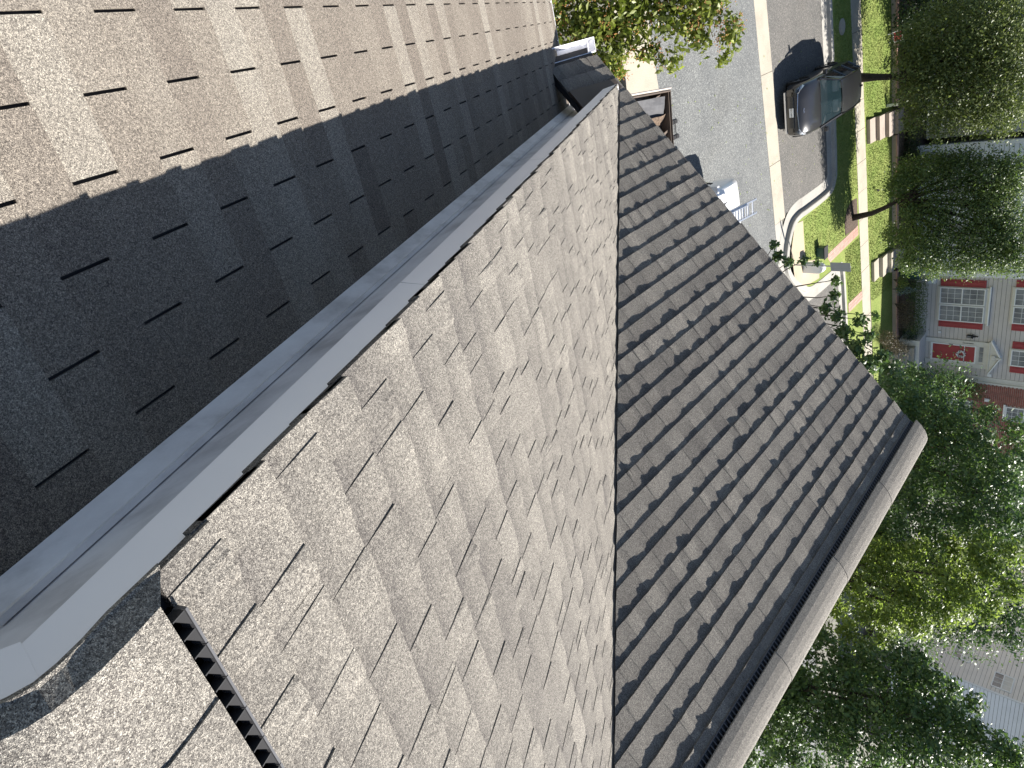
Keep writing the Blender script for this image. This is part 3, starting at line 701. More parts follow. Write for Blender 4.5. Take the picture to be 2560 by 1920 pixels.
# ------------------------------------------------------------------ trees and shrubs
rt_ = np.random.default_rng(12)
def leaves(clumps, n_per, size, squash=0.85, shell=0.55, up=0.35):
    """leaf-sized folded faces through the volume of every clump"""
    Vs, Ts = [], []
    tot = sum(c[3]**2 for c in clumps)
    for c in clumps:
        n = max(12, int(n_per*c[3]**2/tot)); d = rt_.normal(0, 1, (n, 3)); d /= np.linalg.norm(d, axis=1)[:, None]
        r = c[3]*(shell+(1.12-shell)*rt_.random(n)**.8)*(.75+.35*rt_.random(n)); 
        lump = 1+.28*np.sin(5*d[:, 0]+c[0]*7)*np.sin(4*d[:, 1]+c[1]*9)
        p = np.array(c[:3])+d*(r*lump)[:, None]*np.array([1, 1, squash])
        nrm = d*.6+rt_.normal(0, .55, (n, 3))+np.array([0, 0, up]); nrm /= np.linalg.norm(nrm, axis=1)[:, None]
        t = np.cross(nrm, rt_.normal(0, 1, (n, 3))); t /= np.linalg.norm(t, axis=1)[:, None]; t[:, 2] -= .35; t /= np.linalg.norm(t, axis=1)[:, None]
        b = np.cross(nrm, t); s = size*rt_.uniform(.6, 1.3, n)[:, None]
        q = np.stack([p-t*s*.5, p+b*s*.30-nrm*s*.06+t*s*.02, p+t*s*.62, p-b*s*.30-nrm*s*.06+t*s*.02], 1)
        Vs.append(q.reshape(-1, 3)); tn = np.clip(rt_.normal(.45, .22, n)+rt_.normal(0, .07), 0, 1); Ts.append(np.repeat(tn, 4))
    V = np.concatenate(Vs); n = len(V)//4; i = np.arange(n)*4
    F = np.concatenate([np.c_[i, i+1, i+2], np.c_[i, i+2, i+3]])
    return V, F, np.concatenate(Ts)
def limb(mb, a, b, r0, r1, rnd, n=5, wob=.05):
    a, b = Vector(a), Vector(b); L = (b-a).length; pts = []
    for i in range(n+1):
        t = i/n; p = a.lerp(b, t); p.z += math.sin(t*math.pi)*L*.06
        if 0 < i < n: p += Vector((rnd.uniform(-1, 1), rnd.uniform(-1, 1), rnd.uniform(-1, 1)))*L*wob*.5
        pts.append(p)
    mb.tube(pts, [r0+(r1-r0)*i/n for i in range(n+1)], 6)
def tree(name, label, cat, base, fork, clumps, n, size, lm, r0=.12, group=None, trunk_pts=None, limbs=10, seed=1, bm=None, **kw):
    t = thing(name, label, cat, group); rnd = random.Random(seed); mb = MB()
    pts = trunk_pts or [base, Vector(base).lerp(Vector(fork), .5)+Vector((rnd.uniform(-.05, .05), rnd.uniform(-.05, .05), 0)), fork]
    mb.tube(pts, [r0*(1.25 if i == 0 else 1-.35*i/(len(pts)-1)) for i in range(len(pts))], 8)
    mb.build('trunk', bm or M['trunk'], t, smooth=True)
    mb = MB(); cs = sorted(clumps, key=lambda c: -c[3])[:limbs]
    for c in cs:
        m_ = Vector(fork).lerp(Vector(c[:3]), .5)
        limb(mb, fork, c[:3], r0*.5, r0*.09, rnd)
        for _ in range(3):
            o = Vector((rnd.gauss(0, 1), rnd.gauss(0, 1), rnd.gauss(0, 1))).normalized()*c[3]*.8
            limb(mb, c[:3], Vector(c[:3])+o, r0*.1, r0*.03, rnd, 3)
    mb.build('branch', bm or M['trunk'], t, smooth=True)
    V, F, T = leaves(clumps, n, size, **kw)
    big_mesh('crown', V, F, lm, T, t)
    return t
CL = {}

CL['N'] = [(-0.77,3.52,-3.17,0.3),(-0.38,3.55,-3.13,0.26),(-0.58,3.76,-2.86,0.34),(-0.6,3.96,-2.57,0.34),(-0.16,3.85,-2.72,0.26),(0.15,3.83,-2.73,0.15),(-0.29,4.06,-2.41,0.28),(-0.47,4.26,-2.1,0.3),(-0.04,4.13,-2.29,0.19),(0.15,4.18,-2.19,0.09),(-0.32,4.42,-1.82,0.22),(-0.44,4.59,-1.52,0.33),(-0.15,4.7,-1.29,0.19),(0.04,4.65,-1.36,0.14),(-0.12,4.49,-1.68,0.11),(-1.09,4.12,-2.31,0.54),(-0.9,4.53,-1.62,0.51),(-1.29,3.64,-2.99,0.54),(-0.67,3.38,-3.35,0.15),(-0.12,3.67,-2.97,0.2),(-1.9,4.2,-2.0,.7),(-2.1,3.6,-2.6,.6),(-1.9,4.9,-1.7,.6)]
CL['S'] = [(3.69,6.25,-1.56,0.1),(3.89,6.21,-1.47,0.12),(4.03,6.12,-1.55,0.15),(4.02,6.24,-1.31,0.11),(4.02,6.34,-1.06,0.1),(4.08,6.4,-0.85,0.08),(4.39,6.4,-0.52,0.11),(4.65,6.29,-0.52,0.12),(4.84,6.16,-0.61,0.15),(4.99,6.16,-0.43,0.16),(5.25,6.09,-0.28,0.2),(5.07,6.25,-0.06,0.14),(5.01,6.35,0.17,0.09),(5.52,6.03,-0.06,0.23),(5.33,6.17,0.1,0.15),(5.78,5.96,0.18,0.24),(5.68,6.07,0.36,0.15)]
CL['A'] = [(7.56,8.44,-0.05,0.4),(7.84,8.38,0.35,0.45),(7.89,8.44,0.78,0.4),(8.14,8.15,0.2,0.49),(8.25,8.2,0.71,0.54),(8.21,8.32,1.18,0.49),(8.38,8.27,1.55,0.36),(8.64,8.03,1.13,0.54),(8.86,7.96,1.58,0.49),(8.86,8.02,2.03,0.42),(8.81,7.83,0.76,0.45),(9.23,7.51,0.71,0.4),(9.24,7.61,1.2,0.49),(9.3,7.66,1.74,0.54),(9.22,7.78,2.24,0.45),(9.64,7.18,0.67,0.35),(9.78,7.17,1.12,0.45),(9.83,7.23,1.67,0.49),(9.73,7.39,2.22,0.45),(10.05,6.81,0.56,0.35)]
CL['B'] = [(10.07,6.06,0.4,0.34),(10.43,5.73,0.44,0.43),(10.21,6.02,0.72,0.43),(10.04,6.26,1.08,0.43),(10.6,5.68,0.9,0.53),(10.69,5.41,0.24,0.29),(11.05,5.09,0.5,0.43),(11.05,5.21,0.9,0.48),(11.3,4.72,0.24,0.38),(11.48,4.43,0.03,0.24),(11.47,4.63,0.57,0.38),(10.72,5.65,1.26,0.53),(10.32,6.12,1.61,0.53),(10.86,5.59,1.7,0.43),(10.58,5.93,2.0,0.48),(10.13,6.39,2.25,0.48),(10.33,6.25,2.66,0.38),(9.89,6.57,2.01,0.48),(9.8,6.71,2.48,0.38),(11.08,5.29,1.37,0.34),(10.73,5.83,2.35,0.29)]
CL['C'] = [(10.71,3.08,0.46,0.35),(10.72,3.21,0.83,0.39),(10.62,3.46,1.21,0.43),(10.51,3.69,1.59,0.43),(10.53,3.74,1.95,0.39),(11.01,2.7,0.53,0.39),(11.36,2.03,0.21,0.35),(11.28,2.32,0.6,0.43),(11.08,2.77,0.98,0.48),(10.97,3.05,1.41,0.52),(10.88,3.29,1.9,0.52),(10.83,3.44,2.33,0.39),(10.91,3.39,2.68,0.35),(10.97,3.33,3.02,0.35),(11.02,3.29,3.27,0.3),(11.42,2.29,1.07,0.48),(11.3,2.64,1.6,0.52),(11.19,2.91,2.13,0.52),(11.14,3.06,2.66,0.43),(11.55,1.68,0.14,0.3),(11.58,1.78,0.45,0.3)]
CL['D'] = [(9.77,12.24,-1.0,0.76),(10.47,11.85,-0.87,0.76),(11.15,11.43,-0.73,0.76),(11.82,10.99,-0.58,0.76),(12.45,10.52,-0.43,0.76),(13.07,10.04,-0.28,0.76),(13.65,9.55,-0.12,0.76),(14.2,9.05,0.04,0.76),(14.73,8.53,0.2,0.76),(9.94,12.29,-0.43,0.76),(10.62,11.89,-0.3,0.76),(11.29,11.47,-0.16,0.76),(11.94,11.03,-0.02,0.76),(12.56,10.57,0.13,0.76),(13.16,10.1,0.28,0.76),(13.73,9.61,0.43,0.76),(14.27,9.11,0.58,0.76),(14.78,8.6,0.73,0.76),(9.73,12.52,0.06,0.76),(10.41,12.14,0.19,0.76),(11.07,11.73,0.32,0.76),(11.71,11.3,0.45,0.76),(12.33,10.86,0.59,0.76),(12.93,10.39,0.74,0.76),(13.5,9.92,0.88,0.76),(14.04,9.43,1.03,0.76),(14.56,8.93,1.17,0.76),(11.19,11.75,0.85,0.76),(11.81,11.32,0.99,0.76),(12.42,10.88,1.12,0.76),(13.0,10.42,1.26,0.76),(13.56,9.95,1.4,0.76),(14.09,9.46,1.54,0.76),(14.59,8.97,1.68,0.76),(11.58,11.56,1.43,0.76),(12.18,11.13,1.56,0.76),(12.76,10.68,1.7,0.76),(13.32,10.22,1.83,0.76),(13.85,9.75,1.96,0.76),(14.36,9.27,2.09,0.76),(11.67,11.56,1.93,0.76),(12.26,11.13,2.06,0.76),(12.83,10.69,2.19,0.76),(13.37,10.23,2.31,0.76),(13.89,9.76,2.44,0.76),(14.38,9.29,2.57,0.76)]
CL['A'] += [(7.34,9.05,-0.44,0.29),(7.53,8.99,-0.25,0.35),(7.57,8.7,-1.11,0.25),(7.85,8.65,-0.76,0.31),(8.12,8.6,-0.41,0.36),(8.59,8.21,-0.69,0.31),(8.87,8.12,-0.33,0.41),(9.3,7.91,-0.01,0.46),(9.8,7.51,-0.05,0.46),(9.71,7.67,0.23,0.46),(10.24,7.09,-0.23,0.41),(10.41,7.05,0.11,0.46),(8.22,8.97,1.53,0.31),(8.52,8.86,2.05,0.41),(8.98,8.57,2.21,0.41),(10.06,7.79,2.44,0.46),(10.45,7.43,2.07,0.46),(10.61,7.11,1.1,0.46),(8.89,7.97,-0.78,0.25),(9.49,7.49,-0.87,0.25),(9.69,7.45,-0.52,0.36)]
CL['C'] += [(11.29,2.63,0.04,0.4),(11.46,2.28,-0.12,0.35),(11.67,1.92,-0.2,0.31),(11.86,1.51,-0.33,0.31),(11.03,2.97,-0.01,0.35),(10.75,3.38,0.06,0.31),(10.71,3.6,0.49,0.35),(10.7,3.76,0.92,0.4),(10.57,4.1,1.67,0.31),(10.58,4.02,1.37,0.4),(11.22,2.59,-0.24,0.27),(10.99,2.97,-0.12,0.27),(10.5,3.73,0.15,0.27),(10.78,3.95,2.21,0.27)]
CL['B'] += [(11.01, 4.94, -0.1, 0.31), (10.72, 5.27, -0.06, 0.27), (11.29, 4.57, -0.21, 0.31), (10.42, 5.58, -0.05, 0.29), (10.17, 5.85, 0.02, 0.29)]
CL['T1'] = [(2.68,27.34,-4.8,1.12),(2.7,27.53,-4.02,1.22),(2.61,27.73,-3.15,1.32),(2.96,27.89,-2.14,1.22),(3.8,27.16,-4.99,0.92),(3.95,27.34,-4.19,1.22),(3.84,27.56,-3.29,1.32),(4.17,27.72,-2.26,1.32),(4.02,27.86,-1.55,1.02),(4.83,26.99,-5.06,0.71),(5.12,27.15,-4.22,1.12),(5.12,27.36,-3.3,1.22),(5.29,27.54,-2.27,1.32),(5.43,27.66,-1.39,1.02),(5.85,26.87,-4.77,0.53),(6.22,27.03,-3.86,0.65),(6.05,27.26,-2.95,0.82),(6.2,27.43,-1.91,0.82),(2.67,27.14,-5.53,0.45),(3.46,26.97,-5.8,0.33)]
CL['T2'] = [(8.63,27.11,-5.36,0.59),(8.19,27.32,-5.04,0.8),(8.13,27.55,-4.19,1.01),(8.16,27.76,-3.21,1.01),(8.5,27.89,-2.09,1.09),(8.59,28.01,-1.17,0.94),(9.66,26.93,-4.88,0.59),(9.59,27.2,-3.88,0.97),(9.52,27.47,-2.77,1.05),(9.76,27.59,-1.66,1.15),(10.61,26.5,-5.29,0.55),(11.0,26.6,-4.43,0.94),(10.9,26.87,-3.43,1.05),(10.96,27.08,-2.31,1.15),(10.85,27.3,-1.24,1.05),(11.8,26.24,-4.62,0.59),(11.93,26.45,-3.58,0.69),(11.81,26.73,-2.46,0.8),(11.76,26.92,-1.51,0.8),(11.63,27.09,-0.74,0.84)]
CL['T0'] = [(1.91,31.23,-6.02,1.03),(1.88,31.45,-5.16,1.25),(2.06,31.69,-4.03,1.37),(2.46,31.88,-2.92,1.37),(3.06,31.95,-2.2,1.14),(2.45,31.08,-6.43,0.57)]
def deepen(cl, seed, lo, hi, d=(.56, .8, 0)):
    r = random.Random(seed); out = list(cl)
    for c in cl:
        k = r.uniform(lo, hi); out.append((c[0]+d[0]*k, c[1]+d[1]*k, c[2]+r.uniform(-.3, .3), c[3]*1.1))
    return out
G_ = 'trees'
nt_ = tree('ornamental_tree', 'light green ornamental tree with orange berries hanging over the street by the white eave', 'tree', (-1.5, 4.3, -7.4), (-1.35, 4.2, -3.6), deepen(CL['N'], 1, -.7, .5, (-.4, -.3, 0)), 14500, .092, M['leaf_near'], .11, seed=2, shell=.35)
mb = MB(); rb = random.Random(6)
for c in CL['N']:
    for _ in range(int(60*c[3])+3):
        d = Vector((rb.gauss(0, 1), rb.gauss(0, 1), rb.gauss(0, 1))).normalized()*c[3]*rb.uniform(.7, 1.15); p = Vector(c[:3])+d
        for _ in range(5):
            q = p+Vector((rb.gauss(0, .03), rb.gauss(0, .03), rb.gauss(0, .03))); s = .011
            mb.add([q+Vector(t)*s for t in ((1, 0, 0), (-1, 0, 0), (0, 1, 0), (0, -1, 0), (0, 0, 1), (0, 0, -1))], [(0, 2, 4), (2, 1, 4), (1, 3, 4), (3, 0, 4), (2, 0, 5), (1, 2, 5), (3, 1, 5), (0, 3, 5)])
tag(mb.build('berries', M['berry'], nt_), kind='stuff')
tree('maple_tree', 'dark green maple standing between the brick house and the grey gable roof', 'tree', (8.9, 8.3, -7.4), (8.8, 8.1, -2.6), [(a, b, c, d*.85) for a, b, c, d in deepen(CL['A'], 2, .8, 2.2)]+[(8.2, 8.6, -1.0, .7), (9.0, 8.2, -.9, .8), (9.6, 7.6, -.7, .6)], 36000, .082, M['leaf_maple'], .16, seed=3, shell=.3, up=.8)
tree('maple_tree', 'tall dark maple filling the gap behind the other maples at the right edge', 'tree', (12.6, 10.6, -7.4), (12.3, 10.2, -3.0), CL['D']+[(11.6, 9.9, -1.4, 1.0), (12.8, 9.2, -1.2, 1.0), (13.6, 8.6, -1.0, 1.0)], 42000, .085, M['leaf_maple'], .17, seed=13, shell=.3, up=.8)
tree('maple_tree', 'leafy maple tips poking up from behind the right end of the grey gable roof', 'tree', (5.2, 6.5, -7.4), (5.0, 6.4, -2.8), CL['S'], 2100, .088, M['leaf_maple'], .05, limbs=16, seed=4, shell=.1)
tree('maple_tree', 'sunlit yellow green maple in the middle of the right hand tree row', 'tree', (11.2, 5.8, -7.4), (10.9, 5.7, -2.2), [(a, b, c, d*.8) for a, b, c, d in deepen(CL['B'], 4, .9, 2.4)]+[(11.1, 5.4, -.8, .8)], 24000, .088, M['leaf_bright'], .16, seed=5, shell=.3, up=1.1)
tree('maple_tree', 'deep green maple at the lower right corner below the beige house', 'tree', (12.0, 2.9, -7.4), (11.6, 2.8, -2.4), [(a, b, c, d*.85) for a, b, c, d in deepen(CL['C'], 5, .8, 2.2, (.8, .5, 0))]+[(11.9, 2.4, -.6, .8), (11.6, 3.2, -.4, .7)], 36000, .082, M['leaf_maple'], .16, seed=6, shell=.3, up=.8)
tree('street_tree', 'big olive street tree rising behind the parked car', 'tree', (4.0, 28.1, -7.4), (4.15, 27.7, -5.55), deepen(CL['T1'], 6, .3, 1.6, (.1, 1, 0)), 52000, .10, M['leaf_olive'], .17, seed=7, shell=.6, up=.7, limbs=16)
tree('street_tree', 'airy street tree with leaning trunk in the mulch ring in front of the white house', 'tree', (10.09, 27.5, -7.36), (9.25, 27.4, -5.45), deepen(CL['T2'], 7, .2, .9, (.2, 1, 0)), 52000, .10, M['leaf_street'], .13, trunk_pts=[(10.09, 27.5, -7.4), (9.86, 27.47, -6.5), (9.6, 27.45, -5.95), (9.25, 27.4, -5.4)], seed=8, shell=.4, up=.7, limbs=20)
tree('shade_tree', 'dark tree against the house at the top right corner', 'tree', (2.2, 31.9, -6.8), (2.2, 31.8, -6.0), deepen(CL['T0'], 8, .2, .9, (-.3, .5, 0))+[(.9, 31.9, -4.5, 1.4), (1.0, 31.8, -2.6, 1.4), (3.6, 32.1, -3.4, 1.2), (4.3, 32.2, -4.6, 1.2)], 16000, .11, M['leaf_dark'], .15, seed=9, shell=.4)
def cone_clumps(x, y, z0, z1, r): return [(x, y, z0+(z1-z0)*t, max(.12, r*(1-t)**.75)) for t in np.linspace(0.02, .97, 11)]
tree('arborvitae', 'tall pointed dark evergreen beside the white siding', 'tree', (9.05, 32.4, -6.8), (9.05, 32.4, -5), cone_clumps(9.05, 32.4, -6.6, -2.1, .75), 9000, .06, M['leaf_dark'], .06, seed=10, shell=.75, squash=.9)
def shrub(name, label, clumps, n, size, lm, seed, cat='shrub', group=None, **kw):
    t = thing(name, label, cat, group); rnd = random.Random(seed); mb = MB()
    b0 = (clumps[0][0], clumps[0][1], min(c[2]-c[3] for c in clumps)-.1)
    for c in clumps[:10]: limb(mb, b0, c[:3], .02, .008, rnd, 3)
    mb.build('stem', M['trunk'], t); V, F, T = leaves(clumps, n, size, **kw); big_mesh('foliage', V, F, lm, T, t); return t
shrub('hedge', 'clipped green hedge under the window with red shutters', [(15.4+i*.31, 32.85, -6.15+.25*(j), .36) for i in range(10) for j in (0, 1, 2)], 7000, .055, M['leaf_street'], 1, 'hedge', shell=.7)
shrub('bush', 'bronze leaved bush in front of the green hedge', [(16.5+.3*i, 32.3+.04*(i % 2), -6.35+.28*j, .33) for i in range(5) for j in (0, 1)], 2600, .055, M['leaf_bronze'], 2, shell=.6)
shrub('spruce', 'small blue green spruce beside the hedge', [(15.6, 32.2, -6.5+.22*i, .30-.06*i) for i in range(4)], 900, .06, M['leaf_blue'], 3, shell=.5)
shrub('bush', 'yellow green bush next to the blue spruce', [(15.0+.2*i, 32.1, -6.45+.12*(i % 2), .28) for i in range(3)], 900, .06, M['leaf_bright'], 4, shell=.5)
shrub('bush', 'round dark clipped bush at the corner of the front stairs', [(19.0, 31.6, -6.2, .5), (18.7, 31.5, -6.4, .4), (18.2, 31.0, -6.6, .5), (17.9, 30.8, -6.75, .42)], 3600, .05, M['leaf_bronze'], 5, shell=.75)
shrub('bush', 'dark green bush right of the stairs under the red door', [(18.6, 33.2, -6.3, .45), (18.9, 33.5, -6.1, .35)], 1500, .06, M['leaf_dark'], 6, shell=.6)
shrub('tall_shrub', 'tall glossy shrub right of the red front door', [(21.7+.2*(i % 3), 33.6, -5.9+.36*i, .62) for i in range(9)], 8000, .075, M['leaf_street'], 7, shell=.6)
shrub('bush', 'pale flowering bush below the brick wall', [(21.0+.35*i, 32.6, -6.3+.15*(i % 2), .4) for i in range(5)], 2400, .075, M['leaf_bright'], 8, shell=.4)
shrub('bush', 'dark shrubs along the wall behind the brown steps', [(7.3+.35*i, 32.9, -6.5+.2*(i % 2), .42) for i in range(6)], 3200, .07, M['leaf_dark'], 9, shell=.5)
shrub('bush', 'leafy green shrubs behind the block edging beside the leaning tree', [(9.6+.5*i, 32.7, -6.45+.25*(i % 2), .45) for i in range(7)], 4500, .07, M['leaf_street'], 10, shell=.5)
shrub('bush', 'shaded shrubs behind the lawn at the far left of the street', [(2.6+.5*i, 32.3, -6.5+.25*(i % 2), .5) for i in range(6)], 3600, .08, M['leaf_dark'], 11, shell=.5)

# ------------------------------------------------------------------ houses across the street
YH = 34.5
def window(parent, x0, x1, z0, z1, y, rows=3, cols=6, split=True, lite=0):
    fr = MB(); w_ = .055
    fr.box(x0, x1, y-.07, y, z1-w_, z1); fr.box(x0, x1, y-.075, y, z0, z0+w_); fr.box(x0, x0+w_, y-.07, y, z0+w_, z1-w_); fr.box(x1-w_, x1, y-.07, y, z0+w_, z1-w_)
    zm = (z0+z1)/2
    fr.box(x0+w_, x1-w_, y-.062, y, zm-.03, zm+.03)
    f = fr.build('window', M['white'], parent)
    for a, b in ((z0+w_, zm-.03), (zm+.03, z1-w_)):
        MB().box(x0+w_, x1-w_, y-.035, y-.005, a, b).build('pane', M['pane'], f)
        g = MB(); nx, nz = 3, 3
        for i in range(1, nx): xx = x0+w_+(x1-x0-2*w_)*i/nx; g.box(xx-.008, xx+.008, y-.043, y-.036, a, b)
        for i in range(1, nz): zz = a+(b-a)*i/nz; g.box(x0+w_, x1-w_, y-.046, y-.0365, zz-.008, zz+.008)
        g.build('glazing_bar', M['white'], f)
    return f
def shutter(parent, x0, x1, z0, z1, y):
    s = MB().box(x0, x1, y-.04, y, z0, z1).build('shutter', M['red'], parent)
    zm = (z0+z1)/2; p = MB(); e = .07
    for a, b in ((z0+e, zm-e/2), (zm+e/2, z1-e)):
        for q in ((x0+e, x1-e, a, a+.02), (x0+e, x1-e, b-.02, b), (x0+e, x0+e+.02, a+.02, b-.02), (x1-e-.02, x1-e, a+.02, b-.02)): p.box(q[0], q[1], y-.052, y-.039, q[2], q[3])
        p.box(x0+e+.05, x1-e-.05, y-.055, y-.0395, a+.05, b-.05)
    p.build('shutter_panel', M['red'], s)
def siding(parent, x0, x1, z0, z1, y, m, h=.2, holes=()):
    """lapped boards, each leaning out at its foot"""
    n = int((z1-z0)/h)
    for i in range(n):
        a = z0+i*h; b = a+h-.004
        v = [(x, yy, z) for x in (x0, x1) for yy, z in ((y-.030, a), (y-.008, b-.014), (y, b-.014), (y, a))]
        mesh_obj('siding_board', v, [(0, 4, 5, 1), (1, 5, 6, 2), (2, 6, 7, 3), (3, 7, 4, 0), (0, 1, 2, 3), (4, 7, 6, 5)], m, parent)
def hroof(parent, x0, x1, y0, y1, z0, z1):
    ym = (y0+y1)/2
    mesh_obj('roof', [(x0, y0, z0), (x1, y0, z0), (x1, ym, z1), (x0, ym, z1), (x0, y1, z0), (x1, y1, z0)], [(0, 1, 2, 3), (3, 2, 5, 4), (0, 3, 4), (1, 5, 2), (0, 4, 5, 1)], M['shingle'], parent)
# taupe house with red shutters
th = thing('townhouse', 'taupe sided townhouse with red shutters and red front door', 'house')
box('wall', 15.62, 21.62, YH+.005, YH+9, -7, 1.2, M['groove'], th)
siding(th, 15.64, 21.6, -6.35, 1.0, YH, M['taupe'])
box('corner_board', 15.36, 15.62, YH-.07, YH+.1, -6.5, 1.1, M['white'], th, .01)
box('corner_board', 15.30, 15.355, YH-.10, YH+.1, -6.5, 1.1, M['white'], th)
box('corner_board', 21.58, 21.72, YH-.05, YH+.1, -6.5, 1.1, M['cream'], th, .01)
# window surround and the two windows
def win_group(x0, x1, z0, z1, xs0, xs1, trim=True):
    sr = box('window_surround', x0-.03, x1+.03, YH-.105, YH-.02, z0-.12, z1+.16, M['cream'], th, .01)
    box('window_hood', x0-.12, x1+.12, YH-.17, YH-.02, z1+.165, z1+.24, M['white'], th, .01)
    xm = (x0+x1)/2
    window(th, x0, xm-.03, z0, z1, YH-.106); window(th, xm+.03, x1, z0, z1, YH-.106)
    shutter(th, xs0, x0-.035, z0, z1-.02, YH-.031); shutter(th, x1+.035, xs1, z0, z1-.02, YH-.031)
win_group(16.24, 18.24, -5.13, -3.02, 15.80, 18.66)
win_group(16.1, 18.1, -1.76, .35, 15.68, 18.54)
sr = box('window_surround', 19.6, 20.66, YH-.105, YH-.02, -1.72, .5, M['cream'], th, .01)
window(th, 19.65, 20.61, -1.63, .35, YH-.106); shutter(th, 19.19, 19.595, -1.63, .33, YH-.031); shutter(th, 20.665, 21.06, -1.63, .33, YH-.031)
# front door with frame, storm door, transom, pediment
df = MB(); df.box(19.40, 19.66, YH-.10, YH-.02, -5.7, -2.66); df.box(20.78, 21.05, YH-.10, YH-.02, -5.7, -2.66); df.box(19.40, 21.05, YH-.105, YH-.02, -2.86, -2.64); df.box(19.30, 21.13, YH-.22, YH-.02, -2.64, -2.57)
df.box(19.66, 20.78, YH-.08, YH-.02, -3.22, -3.12); fd = df.build('door_frame', M['cream'], th); bevel(fd, .008)
tr = MB().box(19.66, 20.78, YH-.05, YH-.025, -3.12, -2.86).build('transom', M['cream'], th)
for i in range(3): MB().box(19.74+i*.31, 20.02+i*.31, YH-.07, YH-.0505, -3.08, -2.90).build('pane', M['pane'], tr)
dr = MB().box(19.72, 20.74, YH-.055, YH-.025, -5.42, -3.22).build('door', M['red'], th)
pn = MB()
for a, b in ((-5.25, -4.6), (-4.5, -3.9), (-3.8, -3.35)):
    for x0 in (19.84, 20.27): pn.box(x0, x0+.36, YH-.064, YH-.0555, a, b)
pn.build('door_panel', M['red'], dr)
stf = MB(); stf.box(19.68, 19.75, YH-.10, YH-.06, -5.44, -3.22); stf.box(20.71, 20.78, YH-.10, YH-.06, -5.44, -3.22); stf.box(19.75, 20.71, YH-.10, YH-.06, -5.44, -5.34); stf.box(19.75, 20.71, YH-.10, YH-.06, -3.29, -3.22); stf.box(19.75, 20.71, YH-.098, YH-.065, -3.80, -3.77)
std = stf.build('storm_door', M['white'], th)
box('handle', 19.69, 19.715, YH-.125, YH-.1005, -4.52, -4.35, M['black'], std)
wr = thing('door_wreath', 'round white flower wreath hanging on the red front door', 'wreath')
rr = random.Random(4); mb = MB(); leaf = MB()
for i in range(60):
    a = i/60*6.283; r = .17+rr.uniform(-.05, .06); c = Vector((20.24+r*math.cos(a), YH-.115-rr.uniform(0, .03), -3.93+r*math.sin(a))); s = rr.uniform(.025, .045)
    mb.add([c+Vector(t)*s for t in ((1, 0, 0), (-1, 0, 0), (0, 1, 0), (0, -1, 0), (0, 0, 1), (0, 0, -1))], [(0, 2, 4), (2, 1, 4), (1, 3, 4), (3, 0, 4), (2, 0, 5), (1, 2, 5), (3, 1, 5), (0, 3, 5)])
mb.build('flower', M['white'], wr)
leaf.tube([(20.24+.17*math.cos(a), YH-.105, -3.93+.17*math.sin(a)) for a in np.linspace(0, 6.283, 20)], .03, 5); leaf.build('ring', M['leaf_dark'], wr)
pd = MB(); pd.add([(19.25, YH-.2, -2.565), (21.15, YH-.2, -2.565), (20.2, YH-.2, -2.12), (19.25, YH-.02, -2.565), (21.15, YH-.02, -2.565), (20.2, YH-.02, -2.12)], [(0, 1, 2), (3, 5, 4), (0, 3, 4, 1), (1, 4, 5, 2), (2, 5, 3, 0)])
pdo = pd.build('pediment', M['cream'], th)
pr = MB()
for xa, za, xb, zb in ((19.2, -2.57, 20.2, -2.10), (21.2, -2.57, 20.2, -2.10)):
    pr.add([(xa, y, za+dz) for y in (YH-.29, YH-.03) for dz in (0, .07)]+[(xb, y, zb+dz) for y in (YH-.29, YH-.03) for dz in (0, .07)], [(0, 1, 5, 4), (2, 6, 7, 3), (1, 3, 7, 5), (0, 4, 6, 2), (0, 2, 3, 1), (4, 5, 7, 6)])
pr.build('pediment_moulding', M['white'], pdo)
pr = MB(); pr.box(20.06, 20.34, YH-.33, YH-.2, -2.5, -2.28); pr.box(20.14, 20.26, YH-.36, YH-.2, -2.3, -1.98); kst = pr.build('pediment_ornament', M['cream'], pdo); bevel(kst, .04, 2)
def text(body, size, loc, rot, m, name, parent, ext=.004):
    c = bpy.data.curves.new(name, 'FONT'); c.body = body; c.size = size; c.extrude = ext; c.align_x = 'CENTER'; c.align_y = 'CENTER'
    o = bpy.data.objects.new(name, c); COL.objects.link(o); dg = bpy.context.evaluated_depsgraph_get(); me = bpy.data.meshes.new_from_object(o.evaluated_get(dg)); bpy.data.objects.remove(o)
    me.materials.clear(); me.materials.append(m); o = bpy.data.objects.new(name, me); COL.objects.link(o); o.parent = parent; o.location = loc; o.rotation_euler = rot; return o
# house number in words runs up the left side of the frame
text('Seventeen', .13, (19.53, YH-.104, -3.62), (R(90), R(-90), 0), M['black'], 'house_number', th)
sc_ = MB(); sc_.box(19.03, 19.17, YH-.16, YH-.03, -3.72, -3.48); sc_.box(19.00, 19.20, YH-.19, YH-.03, -3.48, -3.42); sc_.box(19.07, 19.13, YH-.14, YH-.03, -3.42, -3.30); sc_.box(19.085, 19.115, YH-.12, YH-.03, -3.30, -3.2)
wl = thing('wall_lamp', 'black wall lantern on the taupe siding left of the door', 'lamp'); sc_.build('housing', M['black'], wl); box('lamp_glass', 19.055, 19.145, YH-.166, YH-.1605, -3.70, -3.52, M['pane'], wl)
vb = thing('wall_vent', 'small white vent box on the taupe siding below the window', 'vent'); vv = MB(); vv.box(18.95, 19.08, YH-.07, YH-.03, -5.12, -4.98); vv.box(18.97, 19.06, YH-.085, YH-.0705, -5.10, -5.0); vv.build('cover', M['white'], vb)
vb = thing('wall_vent', 'white meter box on the siding right of the door pediment', 'vent'); vv = MB(); vv.box(21.33, 21.5, YH-.07, YH-.03, -2.62, -2.42); vv.box(21.36, 21.47, YH-.085, YH-.0705, -2.59, -2.45); vv.build('cover', M['white'], vb)
